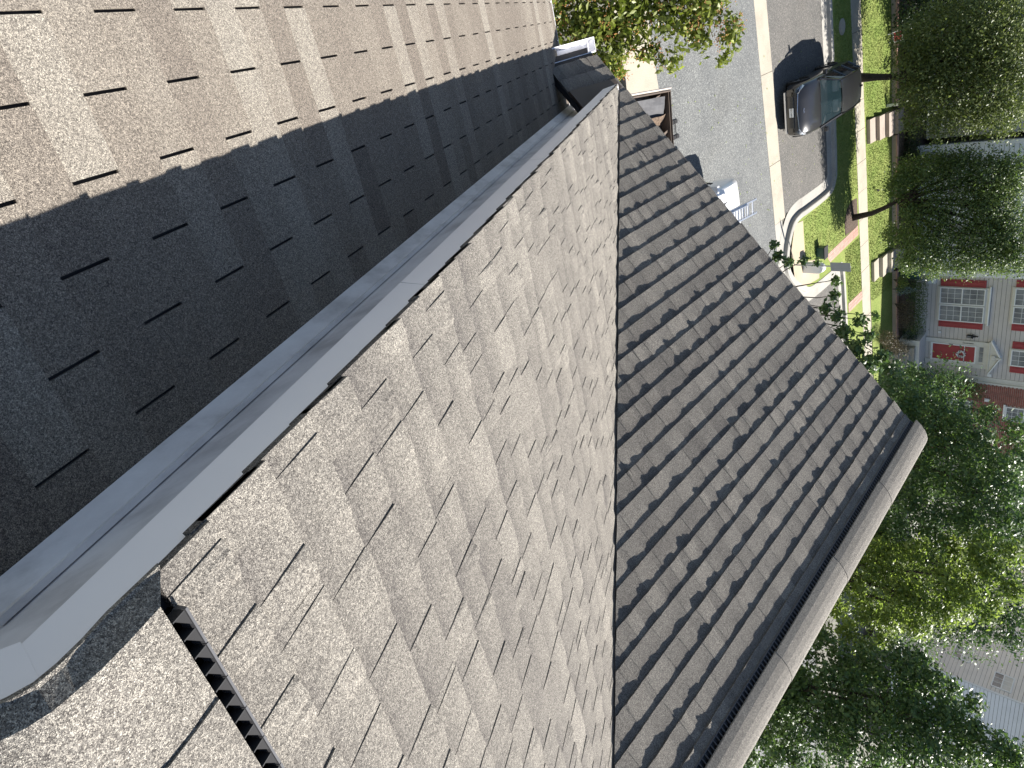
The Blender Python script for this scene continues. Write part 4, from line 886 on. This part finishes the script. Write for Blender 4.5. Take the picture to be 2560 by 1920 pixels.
ub = thing('meter_box', 'white utility meter boxes on the taupe wall beside the green bin', 'meter'); vv = MB(); vv.box(15.75, 16.05, YH-.2, YH-.03, -5.75, -5.35); vv.box(15.8, 15.98, YH-.24, YH-.2005, -5.68, -5.48); vv.tube([(15.9, YH-.1, -5.75), (15.9, YH-.1, -6.4)], .03); vv.build('housing', M['white'], ub)
hroof(th, 15.3, 21.7, YH-.2, YH+9.4, .85, 3.6)
# stoop
st = thing('front_stoop', 'grey wooden stoop with stairs under the red front door', 'stoop')
MB().box(19.1, 21.4, 33.2, YH-.04, -6.9, -5.72).build('landing', M['cream'], st)
for i in range(5):
    MB().box(19.45, 21.0, 33.2-.30*(i+1), 33.2-.30*i-.003, -6.9, -5.72-.19*(i+1)).build('step', M['concrete'], st)
# white sided house to the left
wh = thing('townhouse', 'white sided townhouse half hidden by the airy street tree', 'house')
box('wall', 8.76, 15.24, YH+.035, YH+9, -7, 1.5, M['groove'], wh)
siding(wh, 8.78, 15.22, -6.45, 1.35, YH+.03, M['white_siding'])
box('corner_board', 8.6, 8.78, YH-.06, YH+.1, -6.6, 1.4, M['white'], wh, .01)
for x0, x1 in ((10.2, 11.2), (12.7, 13.7)):
    for z0 in (-5.1, -1.7): window(wh, x0, x1, z0, z0+1.9, YH-.03)
hroof(wh, 8.6, 15.3, YH-.4, YH+9.4, 1.5, 4.4)
dw = thing('townhouse', 'beige townhouse in deep tree shade at the far left', 'house')
box('wall', -3, 8.5, YH+1.03, YH+9, -7, 1.5, M['groove'], dw)
siding(dw, -2.98, 8.48, -6.45, 1.35, YH+1.0, M['beige_siding'])
for x0 in (.5, 2.6, 4.9, 6.6): window(dw, x0, x0+1.0, -5, -3.1, YH+.97)
hroof(dw, -3.2, 8.55, YH+.6, YH+9.4, 1.5, 4.4)
# brick house on the right
bh = thing('townhouse', 'red brick townhouse behind the dark maple', 'house')
box('wall', 21.9, 31, YH+.06, YH+9, -7, 1.5, M['mortar'], bh)
bw, bhh = .25, .092; tri = MB(); br = random.Random(2); meb = None; cnt = 0
hole = lambda x, z: (23.25 < x < 24.25 and -1.7 < z < .2) or (23.25 < x < 24.25 and -5.2 < z < -3.2)
MBB = MB().box(0, bw-.018, -.012, .05, 0, bhh-.018); meb = None
for r in range(0, 76):
    z = -6.4+r*bhh
    for c in range(0, 22):
        x = 22.0+c*bw+(bw/2 if r % 2 else 0)
        if hole(x+bw/2, z): continue
        if cnt < 280 and x < 25.2 and -3.6 < z < -.9:
            if meb is None:
                o = MBB.build('brick', M['brick'], bh); meb = o.data
            else:
                o = bpy.data.objects.new('brick', meb); COL.objects.link(o); o.parent = bh
            o.location = (x, YH+.05+br.uniform(-.004, .003), z); cnt += 1
        else: tri.box(x, x+bw-.018, YH+.038+br.uniform(-.004, .003), YH+.09, z, z+bhh-.018)
tag(tri.build('brick_courses', M['brick'], bh), kind='stuff')
window(bh, 23.3, 24.2, -1.6, .1, YH+.04); window(bh, 23.3, 24.2, -5.1, -3.3, YH+.04)
box('window_sill', 23.2, 24.3, YH-.04, YH+.03, -1.72, -1.61, M['white'], bh, .01)
box('corner_board', 21.74, 21.9, YH-.0, YH+.2, -6.6, 1.2, M['cream'], bh, .01); box('corner_board', 21.9, 22.0, YH-.06, YH+.2, -6.6, 1.2, M['cream'], bh, .01)
eb = thing('electric_box', 'small white box on the red brick wall', 'box'); vv = MB(); vv.box(22.97, 23.15, YH-.04, YH+.037, -2.63, -2.41); vv.box(23.0, 23.12, YH-.055, YH-.041, -2.6, -2.44); vv.build('cover', M['white'], eb)
hroof(bh, 21.8, 31.2, YH-.4, YH+9.4, 1.5, 4.4)
# beige house at the lower right, turned to the street
rh = thing('townhouse', 'beige sided house with white window at the lower right edge', 'house')
RX = 40.35
box('wall', RX+.03, 50, 29.25, 41, -7, 4.0, M['groove'], rh)
n = 40
for i in range(n):                              # boards on the side facing us and on the front
    a = -5.5+i*.22; b = a+.20
    v = [(xx, y, z) for y in (29.2, 41) for xx, z in ((RX-.05, a), (RX-.012, b), (RX+.02, b), (RX+.02, a))]
    mesh_obj('siding_board', v, [(0, 1, 5, 4), (1, 2, 6, 5), (2, 3, 7, 6), (3, 0, 4, 7), (0, 3, 2, 1), (4, 5, 6, 7)], M['beige_siding'], rh)
siding(rh, RX+.05, 50, -5.5, 2.4, 29.2, M['white_siding'])
def side_window(y0, y1, z0, z1):
    f = MB(); w_ = .07; x = RX-.03
    f.box(x-.06, x, y0, y1, z1-w_, z1); f.box(x-.06, x, y0, y1, z0, z0+w_); f.box(x-.06, x, y0, y0+w_, z0+w_, z1-w_); f.box(x-.06, x, y1-w_, y1, z0+w_, z1-w_); zm = (z0+z1)/2
    f.box(x-.055, x, y0+w_, y1-w_, zm-.03, zm+.03); o = f.build('window', M['white'], rh)
    MB().box(x-.03, x-.005, y0+w_, y1-w_, z0+w_, zm-.03).build('pane', M['pane'], o); MB().box(x-.03, x-.005, y0+w_, y1-w_, zm+.03, z1-w_).build('pane', M['cream'], o)
    g = MB()
    for i in (1, 2): yy = y0+w_+(y1-y0-2*w_)*i/3; g.box(x-.04, x-.031, yy-.012, yy+.012, z0+w_, zm-.03); g.box(x-.04, x-.031, yy-.012, yy+.012, zm+.03, z1-w_)
    g.build('glazing_bar', M['white'], o)
side_window(29.58, 30.8, -.08, .96); side_window(33.2, 34.6, -.2, .96); side_window(30.7, 31.9, -2.4, -1.4); side_window(33.2, 34.4, -2.4, -1.3)
dp = MB(); dp.tube([(RX-.09, 29.16, -6), (RX-.09, 29.16, 2.2)], .06); dp.build('downspout', M['white'], rh)
rf = MB(); rf.add([(RX-.4, 28.8, 2.35), (50.4, 28.8, 2.35), (50.4, 35, 5.5), (RX-.4, 35, 5.5), (RX-.4, 41.4, 2.35), (50.4, 41.4, 2.35)], [(0, 1, 2, 3), (3, 2, 5, 4), (0, 3, 4), (1, 5, 2), (0, 4, 5, 1)]); rf.build('roof', M['shingle'], rh)

# ------------------------------------------------------------------ parked car
def loft(stations, name, m, parent, smooth=True):
    """stations: list of (y, [(x, z)...]) half outlines from keel to centre line, mirrored"""
    k = len(stations[0][1]); V = []; F = []
    for y, pr in stations:
        V += [(x, y, z) for x, z in pr]+[(-x, y, z) for x, z in reversed(pr)]
    w_ = 2*k
    for i in range(len(stations)-1):
        for j in range(w_): F.append((i*w_+j, (i+1)*w_+j, (i+1)*w_+(j+1) % w_, i*w_+(j+1) % w_))
    F += [tuple(range(w_)), tuple(range((len(stations)-1)*w_+w_-1, (len(stations)-1)*w_-1, -1))]
    o = mesh_obj(name, V, F, m, parent, smooth=smooth)
    bm = bmesh.new(); bm.from_mesh(o.data); bmesh.ops.recalc_face_normals(bm, faces=bm.faces[:]); bm.to_mesh(o.data); bm.free()
    md = o.modifiers.new('edge', 'EDGE_SPLIT'); md.split_angle = R(38)
    return o
def wheel(parent, x, y, r, side, rimm):
    t = MB(); w_ = .11
    def ring(rr, xx, n=20): return [(x+xx*side, y+rr*math.cos(2*math.pi*i/n), r+rr*math.sin(2*math.pi*i/n)) for i in range(n)]
    prof = [(r*.62, w_), (r*.9, w_), (r, w_*.75), (r, -w_*.75), (r*.9, -w_), (r*.62, -w_)]; v = []; n = 20
    for rr, xx in prof: v += ring(rr, xx)
    f = [(i*n+j, i*n+(j+1) % n, (i+1)*n+(j+1) % n, (i+1)*n+j) for i in range(len(prof)-1) for j in range(n)]
    wh_ = mesh_obj('wheel', v, f, M['black'], parent)
    rm = MB(); rm.add(ring(r*.62, w_*.6), [tuple(range(20))])
    for i in range(5):
        a = 2*math.pi*i/5; d = Vector((0, math.cos(a), math.sin(a))); e = Vector((0, -math.sin(a), math.cos(a)))
        c0 = Vector((x+w_*.9*side, y, r)); rm.add([c0+e*.04, c0-e*.04, c0+d*r*.6-e*.03, c0+d*r*.6+e*.03], [(0, 1, 2, 3)])
    rm.build('rim', rimm, wh_); return wh_
car = thing('parked_car', 'dark grey crossover car parked facing the camera in the bay across the street', 'car')
P_ = lambda hw, zb, zs, zt, sh=.06: [(hw*.80, zb), (hw*.97, zb+.10), (hw, zb+.30), (hw*.995, zs-.10), (hw*.96, zs), (hw*.84, zt), (hw*.42, zt+.025), (0.001, zt+.035)]
body = loft([(0.0, P_(.70, .30, .62, .66)), (.05, P_(.80, .24, .70, .76)), (.22, P_(.88, .21, .80, .90)), (.5, P_(.92, .2, .88, .97)), (.95, P_(.935, .2, .95, 1.04)), (1.25, P_(.94, .2, .98, 1.075)), (1.5, P_(.94, .2, 1.0, 1.06)), (2.6, P_(.94, .2, 1.02, 1.06)), (3.7, P_(.935, .2, 1.06, 1.08)), (4.3, P_(.90, .22, 1.05, 1.08)), (4.5, P_(.84, .28, .98, 1.04)), (4.58, P_(.76, .34, .86, .9))], 'body', M['carpaint'], car)
# greenhouse: roof, pillars, glass, cabin
rp = MB(); gy = [(1.95, .585, 1.555), (2.3, .61, 1.61), (2.9, .615, 1.63), (3.5, .60, 1.60), (4.05, .56, 1.53)]
V = []; 
for y, hw, z in gy: V += [(-hw, y, z-.05), (-hw*.85, y, z), (0, y, z+.022), (hw*.85, y, z), (hw, y, z-.05)]
rf_ = mesh_obj('roof', V, [(i*5+j, i*5+j+1, (i+1)*5+j+1, (i+1)*5+j) for i in range(4) for j in range(4)], M['carpaint'], car, smooth=True)
ws = mesh_obj('windshield', [(-.80, 1.20, 1.06), (0, 1.12, 1.085), (.80, 1.20, 1.06), (.575, 1.93, 1.515), (0, 1.90, 1.565), (-.575, 1.93, 1.515)], [(0, 1, 4, 5), (1, 2, 3, 4)], M['glass'], car)
mesh_obj('rear_window', [(-.70, 4.42, 1.06), (.70, 4.42, 1.06), (.54, 4.06, 1.50), (-.54, 4.06, 1.50)], [(0, 1, 2, 3)], M['glass_dark'], car)
for s_ in (-1, 1):
    sw = MB()
    zt = lambda y: 1.50+.06*math.sin((y-1.9)/2.2*3.14)
    for a, b in ((1.66, 2.42), (2.48, 3.28), (3.34, 3.98)):
        ta = max(a, 2.0); tb = b
        q = [(s_*.885, a-.2 if a < 2 else a, 1.075), (s_*.885, b, 1.08), (s_*.625, tb, zt(tb)-.01), (s_*.615, ta, zt(ta)-.01)]
        MB().add(q, [(0, 1, 2, 3)]).build('side_window', M['glass_dark'], car)
    pl = MB(); pl.tube([(s_*.86, 1.18, 1.05), (s_*.60, 1.96, 1.53)], .035, 5)
    for y in (2.45, 3.31, 4.02): pl.tube([(s_*.89, y, 1.07), (s_*.62, y, zt(y))], .035, 5)
    pl.tube([(s_*.60, 1.95, 1.53), (s_*.635, 2.9, 1.60), (s_*.57, 4.05, 1.50)], .03, 5)
    pl.build('pillar', M['gloss_black'], car)
    mr = MB().box(min(s_*.93, s_*1.10), max(s_*.93, s_*1.10), 1.52, 1.64, 1.05, 1.19).build('mirror', M['carpaint'], car); bevel(mr, .03)
    MB().box(min(s_*.96, s_*1.08), max(s_*.96, s_*1.08), 1.642, 1.646, 1.07, 1.17).build('mirror_glass', M['chrome'], mr)
    # stacked lamps at the corners and fog recess
    hl = MB(); hl.add([(s_*.62, .045, .70), (s_*.80, .10, .72), (s_*.875, .30, .80), (s_*.84, .30, .88), (s_*.72, .09, .815), (s_*.62, .055, .76)], [(0, 1, 2, 3, 4, 5) if s_ > 0 else (5, 4, 3, 2, 1, 0)])
    o = hl.build('headlight', M['lamp'], car); o.location = (0, -.022, .008)
    for yy in (.92, 3.62): wheel(car, s_*.83, yy, .36, s_, M['steel'])
    for yy in (.92, 3.62):
        ar = MB(); ar.tube([(s_*.945, yy+.42*math.cos(a), .36+.42*math.sin(a)) for a in np.linspace(-.15, 3.29, 12)], .035, 5); ar.build('wheel_arch', M['black'], car)
cb = MB(); cb.box(-.80, .80, 1.25, 4.2, .9, 1.072); cb.build('cabin_floor', M['dark'], car)
ds = MB(); ds.add([(-.72, 1.25, 1.074), (.72, 1.25, 1.074), (.72, 1.60, 1.085), (-.72, 1.60, 1.085)], [(0, 1, 2, 3)]); ds.build('dashboard', M['dark'], car)
for x in (-.36, .36):
    sb = MB().box(x-.22, x+.22, 2.25, 2.42, 1.075, 1.32).build('seat', M['seat'], car); bevel(sb, .07, 3)
    hb_ = MB().box(x-.12, x+.12, 2.30, 2.38, 1.33, 1.46).build('headrest', M['seat'], car); bevel(hb_, .05, 3)
st_ = MB(); st_.tube([(.36+.17*math.cos(a), 1.68+.05*math.sin(a), 1.13+.13*math.sin(a)) for a in np.linspace(0, 6.283, 16)], .015, 5); st_.build('steering_wheel', M['dark'], car)
gr = MB(); gr.box(-.56, .56, -.022, .03, .36, .60); g_ = gr.build('grille', M['gloss_black'], car); bevel(g_, .02)
gr = MB(); gr.box(-.66, .66, -.012, .04, .655, .70); gr.build('nose_trim', M['gloss_black'], car)
gr = MB(); gr.tube([(-.84, .17, .80), (-.6, .035, .735), (0, -.015, .712), (.6, .035, .735), (.84, .17, .80)], .016, 5); gr.build('chrome_strip', M['chrome'], car)
gr = MB(); gr.box(-.72, .72, -.01, .06, .245, .30); gr.build('bumper_trim', M['steel'], car)
pl = MB().box(-.155, .155, -.034, -.0225, .43, .585).build('licence_plate', M['white'], car)
text('7BN N901', .075, (0, -.035, .50), (R(90), 0, 0), M['truckpaint' if False else 'black'], 'plate_number', pl, .001)
text('KIA', .10, (.0, .155, .885), (R(22), 0, 0), M['chrome'], 'emblem', car, .004)
wp = MB(); wp.tube([(-.7, 1.17, 1.085), (-.05, 1.15, 1.10)], .012, 4); wp.tube([(.05, 1.15, 1.10), (.72, 1.19, 1.08)], .012, 4); wp.build('wiper', M['black'], car)
an = MB().box(-.03, .03, 3.7, 3.85, 1.58, 1.66).build('antenna_fin', M['carpaint'], car)
car.location = (3.80, 20.22, G0); car.rotation_euler = (0, 0, R(1.0))

# ------------------------------------------------------------------ pickup with ladder, mostly behind the gable
pk = thing('pickup_truck', 'white pickup truck standing in the driveway behind the gable roof', 'truck')
Q_ = lambda hw, zb, zs, zt: [(hw*.85, zb), (hw*.98, zb+.1), (hw, zb+.35), (hw, zs-.06), (hw*.96, zs), (hw*.88, zt), (hw*.5, zt+.03), (.001, zt+.04)]
loft([(0, Q_(.86, .4, .98, 1.06)), (-.12, Q_(.94, .36, 1.06, 1.13)), (-.5, Q_(.97, .34, 1.10, 1.18)), (-1.4, Q_(.98, .34, 1.14, 1.22)), (-1.7, Q_(.98, .34, 1.16, 1.20)), (-3.5, Q_(.98, .34, 1.18, 1.2)), (-5.4, Q_(.98, .36, 1.12, 1.14)), (-5.5, Q_(.9, .4, 1.1, 1.12))], 'body', M['truckpaint'], pk)
loft([(-1.75, [(.80, 1.1), (.80, 1.16), (.79, 1.18), (.78, 1.2), (.7, 1.21), (.6, 1.22), (.4, 1.225), (.001, 1.23)]), (-2.45, [(.86, 1.1), (.84, 1.3), (.76, 1.62), (.72, 1.75), (.64, 1.80), (.5, 1.82), (.3, 1.83), (.001, 1.835)]), (-3.5, [(.86, 1.1), (.84, 1.3), (.76, 1.62), (.72, 1.78), (.64, 1.83), (.5, 1.85), (.3, 1.86), (.001, 1.865)]), (-3.75, [(.86, 1.1), (.82, 1.3), (.74, 1.6), (.70, 1.72), (.62, 1.76), (.5, 1.77), (.3, 1.78), (.001, 1.785)])], 'cab', M['truckpaint'], pk)
MB().add([(-.70, -1.86, 1.285), (.70, -1.86, 1.285), (.62, -2.40, 1.765), (-.62, -2.40, 1.765)], [(0, 1, 2, 3)]).build('windshield', M['glass_dark'], pk)
for s_ in (-1, 1):
    for yy in (-.95, -4.4): wheel(pk, s_*.86, yy, .39, s_, M['steel'])
    o = MB().box(min(s_*.58, s_*.88), max(s_*.58, s_*.88), -.03, .02, .78, .98).build('headlight', M['lamp'], pk); bevel(o, .02)
    m_ = MB().box(min(s_*.98, s_*1.2), max(s_*.98, s_*1.2), -1.95, -1.83, 1.2, 1.45).build('mirror', M['truckpaint'], pk); bevel(m_, .02)
rk = MB()
for y in (-2.6, -4.9):
    rk.tube([(-.92, y, 1.1), (-.88, y, 1.98), (.88, y, 1.98), (.92, y, 1.1)], .022, 6)
for s_ in (-1, 1): rk.tube([(s_*.88, -2.5, 1.98), (s_*.88, -5.2, 1.98)], .022, 6)
rk.build('ladder_rack', M['dull_steel'], pk)
pk.location = (5.50, 14.6, G0)
ld = thing('ladder', 'aluminium extension ladder lying on the rack of the white pickup', 'ladder')
for x in (-.20, .20): MB().box(x-.02, x+.02, -4.2, 0, 0, .085).build('rail', M['steel'], ld)
for x in (-.165, .165): MB().box(x-.011, x+.011, -3.9, -.62, .076, .14).build('rail', M['steel'], ld)
for i in range(13): MB().tube([(-.19, -.18-.31*i, .04), (.19, -.18-.31*i, .04)], .024, 6).build('rung', M['steel'], ld)
for i in range(10): MB().tube([(-.16, -.78-.31*i, .108), (.16, -.78-.31*i, .108)], .017, 6).build('rung', M['steel'], ld)
for x in (-.20, .20): MB().box(x-.025, x+.025, -.02, .05, -.02, .06).build('ladder_foot', M['chrome'], ld)
ld.location = (5.22, 13.72, G0+2.0); ld.rotation_euler = (0, 0, R(-5))

# ------------------------------------------------------------------ trailer with torn-off roofing
tl = thing('dump_trailer', 'grey open trailer standing at the kerb behind the gable roof', 'trailer')
fl_ = MB().box(0, 1.9, -3.4, 0, .5, .58).build('floor', M['grey_box'], tl)
for nm, q in (('side_panel', (0, .05, -3.4, 0)), ('side_panel', (1.85, 1.9, -3.4, 0)), ('tail_panel', (.05, 1.85, -.05, 0)), ('front_panel', (.05, 1.85, -3.4, -3.35))):
    o = MB().box(q[0], q[1], q[2], q[3], .58, 1.15).build(nm, M['brown_metal'], tl)
rl = MB(); rl.tube([(-.04, -3.4, 1.19), (-.04, 0.02, 1.19)], .025, 6); rl.build('side_rail', M['mortar'], tl)
rl = MB(); rl.tube([(.025, -3.4, 1.17), (.025, 0, 1.17), (1.87, 0, 1.17), (1.87, -3.4, 1.17), (.025, -3.4, 1.17)], .03, 6); rl.build('rim_rail', M['brown_metal'], tl)
for s_ in (-.12, 2.02):
    for yy in (-1.4, -2.2): wheel(tl, s_, yy, .33, 1 if s_ > 0 else -1, M['grey_box'])
tl.location = (1.30, 10.98, G0+.1); tl.rotation_euler = (0, 0, R(-6))
rd = random.Random(9)
def scrap(name, label, x, y, z, sx, sy, rx, ry, rz, m, bend=.06):
    n = 6; V = []; 
    for i in range(n+1):
        for j in range(n+1):
            V.append(((i/n-.5)*sx, (j/n-.5)*sy, bend*math.sin(i*1.3+x*5)*math.cos(j*.9+y*3)+rd.uniform(-.006, .006)))
    k = len(V); V += [(a, b, c-.012) for a, b, c in V]; w_ = n+1
    F = [(i*w_+j, (i+1)*w_+j, (i+1)*w_+j+1, i*w_+j+1) for i in range(n) for j in range(n)]; F += [tuple(reversed([q+k for q in f])) for f in F]
    bd = [i*w_ for i in range(n)]+[n*w_+j for j in range(n)]+[(n-i)*w_+n for i in range(n)]+[n-j for j in range(n)]
    F += [(bd[i], bd[(i+1) % len(bd)], bd[(i+1) % len(bd)]+k, bd[i]+k) for i in range(len(bd))]
    o = mesh_obj(name, V, F, m, None); o.location = (x, y, z); o.rotation_euler = (rx, ry, rz); return tag(o, label, 'roofing scrap', 'torn-off roofing piled in the trailer')
ZT = G0+1.0
o = scrap('metal_sheet', 'bent grey metal sheet lying on the pile in the trailer', 1.62, 10.15, ZT+.16, .55, 1.2, .05, .18, -.1, M['dull_steel'], .02)
o['category'] = 'metal sheet'
SCL = ['brown folded roofing sheet next to the bent grey metal sheet in the trailer', 'brown roofing sheet tilted the other way, second from the grey metal sheet', 'dark curled roofing sheet in the middle of the trailer heap', 'brown creased roofing sheet right of the middle of the trailer heap', 'rightmost brown roofing sheet of the trailer heap', 'brown roofing piece under the grey metal sheet', 'wide dark roofing piece at the back of the heap', 'short brown roofing scrap in the street side corner of the trailer']
for i, (x, y, zz, sx, sy, ry, rz) in enumerate([(2.05, 10.45, .08, .5, 1.0, .5, -.1), (2.25, 10.2, .05, .45, 1.1, -.5, -.2), (2.5, 10.4, .1, .5, .9, .55, 0), (2.7, 10.3, .06, .5, 1.0, -.45, .1), (2.9, 10.4, .08, .5, .9, .4, 0), (1.9, 9.6, .0, .6, .8, .3, .3), (2.4, 9.5, .06, .7, .8, -.3, -.2), (1.55, 10.75, .02, .3, .35, .2, .4)]):
    scrap('roofing_scrap', SCL[i], x, y, ZT+zz, sx, sy, rd.uniform(-.15, .15), ry, rz, M['brown_metal'] if i % 3 else M['soil'], .05)
bt = thing('barbell_shadow', 'barbell shaped black pieces standing in for a shadow on the asphalt beside the trailer', 'shadow shape')  # flat black pieces added in place of a cast shadow on the road
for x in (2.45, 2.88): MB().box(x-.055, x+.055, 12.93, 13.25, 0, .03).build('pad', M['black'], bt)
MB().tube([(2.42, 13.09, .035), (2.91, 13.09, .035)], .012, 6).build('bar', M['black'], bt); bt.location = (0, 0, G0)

# ------------------------------------------------------------------ small things on the bulb-out and lawns
wp_ = thing('white_pedestal', 'white rounded pedestal with an arched raised panel on the tan paving', 'utility box')
pts = [(-.20, 0), (.20, 0)]+[(.20*math.cos(a), .62+.20*math.sin(a)) for a in np.linspace(0, math.pi, 9)]
def slab_y(poly, y0, y1, name, m, parent):
    n_ = len(poly); v = [(x, y, z) for y in (y0, y1) for x, z in poly]
    o = mesh_obj(name, v, [tuple(range(n_)), tuple(range(2*n_-1, n_-1, -1))]+[((i+1) % n_, i, n_+i, n_+(i+1) % n_) for i in range(n_)], m, parent)
    bm = bmesh.new(); bm.from_mesh(o.data); bmesh.ops.recalc_face_normals(bm, faces=bm.faces[:]); bm.to_mesh(o.data); bm.free(); return o
bevel(slab_y(pts, -.17, .17, 'housing', M['white'], wp_), .015)
slab_y([(x*.62, .07+z*.8) for x, z in pts], -.19, -.1705, 'raised_panel', M['white'], wp_)
MB().box(-.16, .16, .1705, .35, 0, .6).build('rear_box', M['white'], wp_)
wp_.location = (10.35, 21.75, -7.34); wp_.rotation_euler = (0, 0, R(-8))
gb = thing('recycling_box', 'dark green box with black rim on the island lawn', 'box')
o = MB().box(-.25, .25, -.18, .18, 0, .33).build('tub', M['green_bin'], gb); bevel(o, .03)
o = MB().box(-.28, .28, -.21, .21, .33, .37).build('rim', M['black'], gb); bevel(o, .01)
gb.location = (10.2, 23.2, -7.35)
sg = thing('street_sign', 'grey back of a street sign on a thin post at the island tip', 'sign')
MB().tube([(0, 0, 0), (0, 0, 2.2)], .028, 6).build('post', M['grey_box'], sg)
sgp = MB().box(-.2, .2, -.036, -.03, 1.45, 2.2).build('plate', M['grey_box'], sg)
sg.location = (9.85, 20.75, -7.35); sg.rotation_euler = (0, 0, R(12))
ud = thing('utility_cover', 'round pale utility lid set in the shaded verge left of the car', 'manhole')
V = [(.26*math.cos(a), .26*math.sin(a), .05) for a in np.linspace(0, 6.283, 17)[:-1]]
mesh_obj('lid', V+[(x, y, -.05) for x, y, z in V], [tuple(range(16))]+[(i, 16+i, 16+(i+1) % 16, (i+1) % 16) for i in range(16)], M['concrete'], ud)
V2 = [(.31*math.cos(a), .31*math.sin(a), .03) for a in np.linspace(0, 6.283, 17)[:-1]]
mesh_obj('ring', V2+[(x, y, -.05) for x, y, z in V2], [tuple(range(16))]+[(i, 16+i, 16+(i+1) % 16, (i+1) % 16) for i in range(16)], M['curb'], ud)
ud.location = (1.72, 26.2, -7.345)
ys = thing('yard_sign', 'small tilted white framed sign at the back of the far left lawn', 'sign')
f_ = MB(); f_.box(-.25, .25, -.012, .012, .25, .29); f_.box(-.25, .25, -.012, .012, .60, .64); f_.box(-.25, -.21, -.012, .012, .29, .60); f_.box(.21, .25, -.012, .012, .29, .60); f_.box(-.22, -.19, -.01, .01, 0, .25); f_.box(.19, .22, -.01, .01, 0, .25); f_.build('frame', M['white'], ys)
MB().box(-.209, .209, -.006, .006, .291, .599).build('board', M['red'], ys); ys.location = (2.95, 31.0, -7.1); ys.rotation_euler = (R(-18), 0, R(20))
pb = thing('lamp_post', 'short white lamp bollard beside the brown steps', 'lamp')
o = MB().box(-.06, .06, -.06, .06, 0, .55).build('post', M['white'], pb); bevel(o, .01); o = MB().box(-.085, .085, -.085, .085, .55, .60).build('cap', M['black'], pb); pb.location = (5.83, 31.1, -7.1)
lg = thing('lawn_spotlight', 'tiny dark spotlight on the lawn left of the leaning tree', 'lamp')
MB().tube([(0, 0, 0), (0, 0, .12)], .015, 5).build('spike', M['black'], lg); o = MB().tube([(0, .03, .12), (0, -.08, .2)], [.04, .06], 8).build('head', M['black'], lg); lg.location = (9.55, 30.15, -7.25)
# wheeled bin beside the white house
wb = thing('wheelie_bin', 'dark green wheeled bin at the foot of the white corner board', 'bin')
V = [(-.24, -.26, .06), (.24, -.26, .06), (.24, .24, .06), (-.24, .24, .06), (-.29, -.33, .95), (.29, -.33, .95), (.29, .30, .95), (-.29, .30, .95)]
o = mesh_obj('tub', V, [(0, 3, 2, 1), (0, 1, 5, 4), (1, 2, 6, 5), (2, 3, 7, 6), (3, 0, 4, 7)], M['green_bin'], wb); bevel(o, .02)
V = [(-.31, -.36, .96), (.31, -.36, .96), (.31, .33, .96), (-.31, .33, .96), (-.28, -.32, 1.04), (.28, -.32, 1.04), (.28, .30, 1.06), (-.28, .30, 1.06)]
o = mesh_obj('lid', V, [(0, 3, 2, 1), (0, 1, 5, 4), (1, 2, 6, 5), (2, 3, 7, 6), (3, 0, 4, 7), (4, 5, 6, 7)], M['green_bin'], wb); bevel(o, .015)
MB().tube([(-.24, .38, .93), (.24, .38, .93)], .02, 6).build('handle', M['black'], wb)
for s_ in (-1, 1): wheel(wb, s_*.26, .22, .10, s_, M['grey_box'])
wb.location = (14.85, 33.0, -6.83); wb.rotation_euler = (0, 0, R(10))

# fallen leaves and pale chips on the road
rf2 = np.random.default_rng(3)
Vl = []; k = 90
px_, py_ = rf2.uniform(1.5, 7.2, k), rf2.uniform(13, 24.2, k)
for x, y in zip(px_, py_):
    a = rf2.uniform(0, 6.28); L_ = rf2.uniform(.02, .045); c_, s_2 = math.cos(a)*L_, math.sin(a)*L_
    Vl += [(x-c_, y-s_2, G0+.012), (x-s_2*.5, y+c_*.5, G0+.02), (x+c_, y+s_2, G0+.014), (x+s_2*.5, y-c_*.5, G0+.022)]
big_mesh('leaf_litter', np.array(Vl), np.arange(4*k).reshape(-1, 4), M['leaf_bright'], np.full(4*k, .9), None, 'stuff')
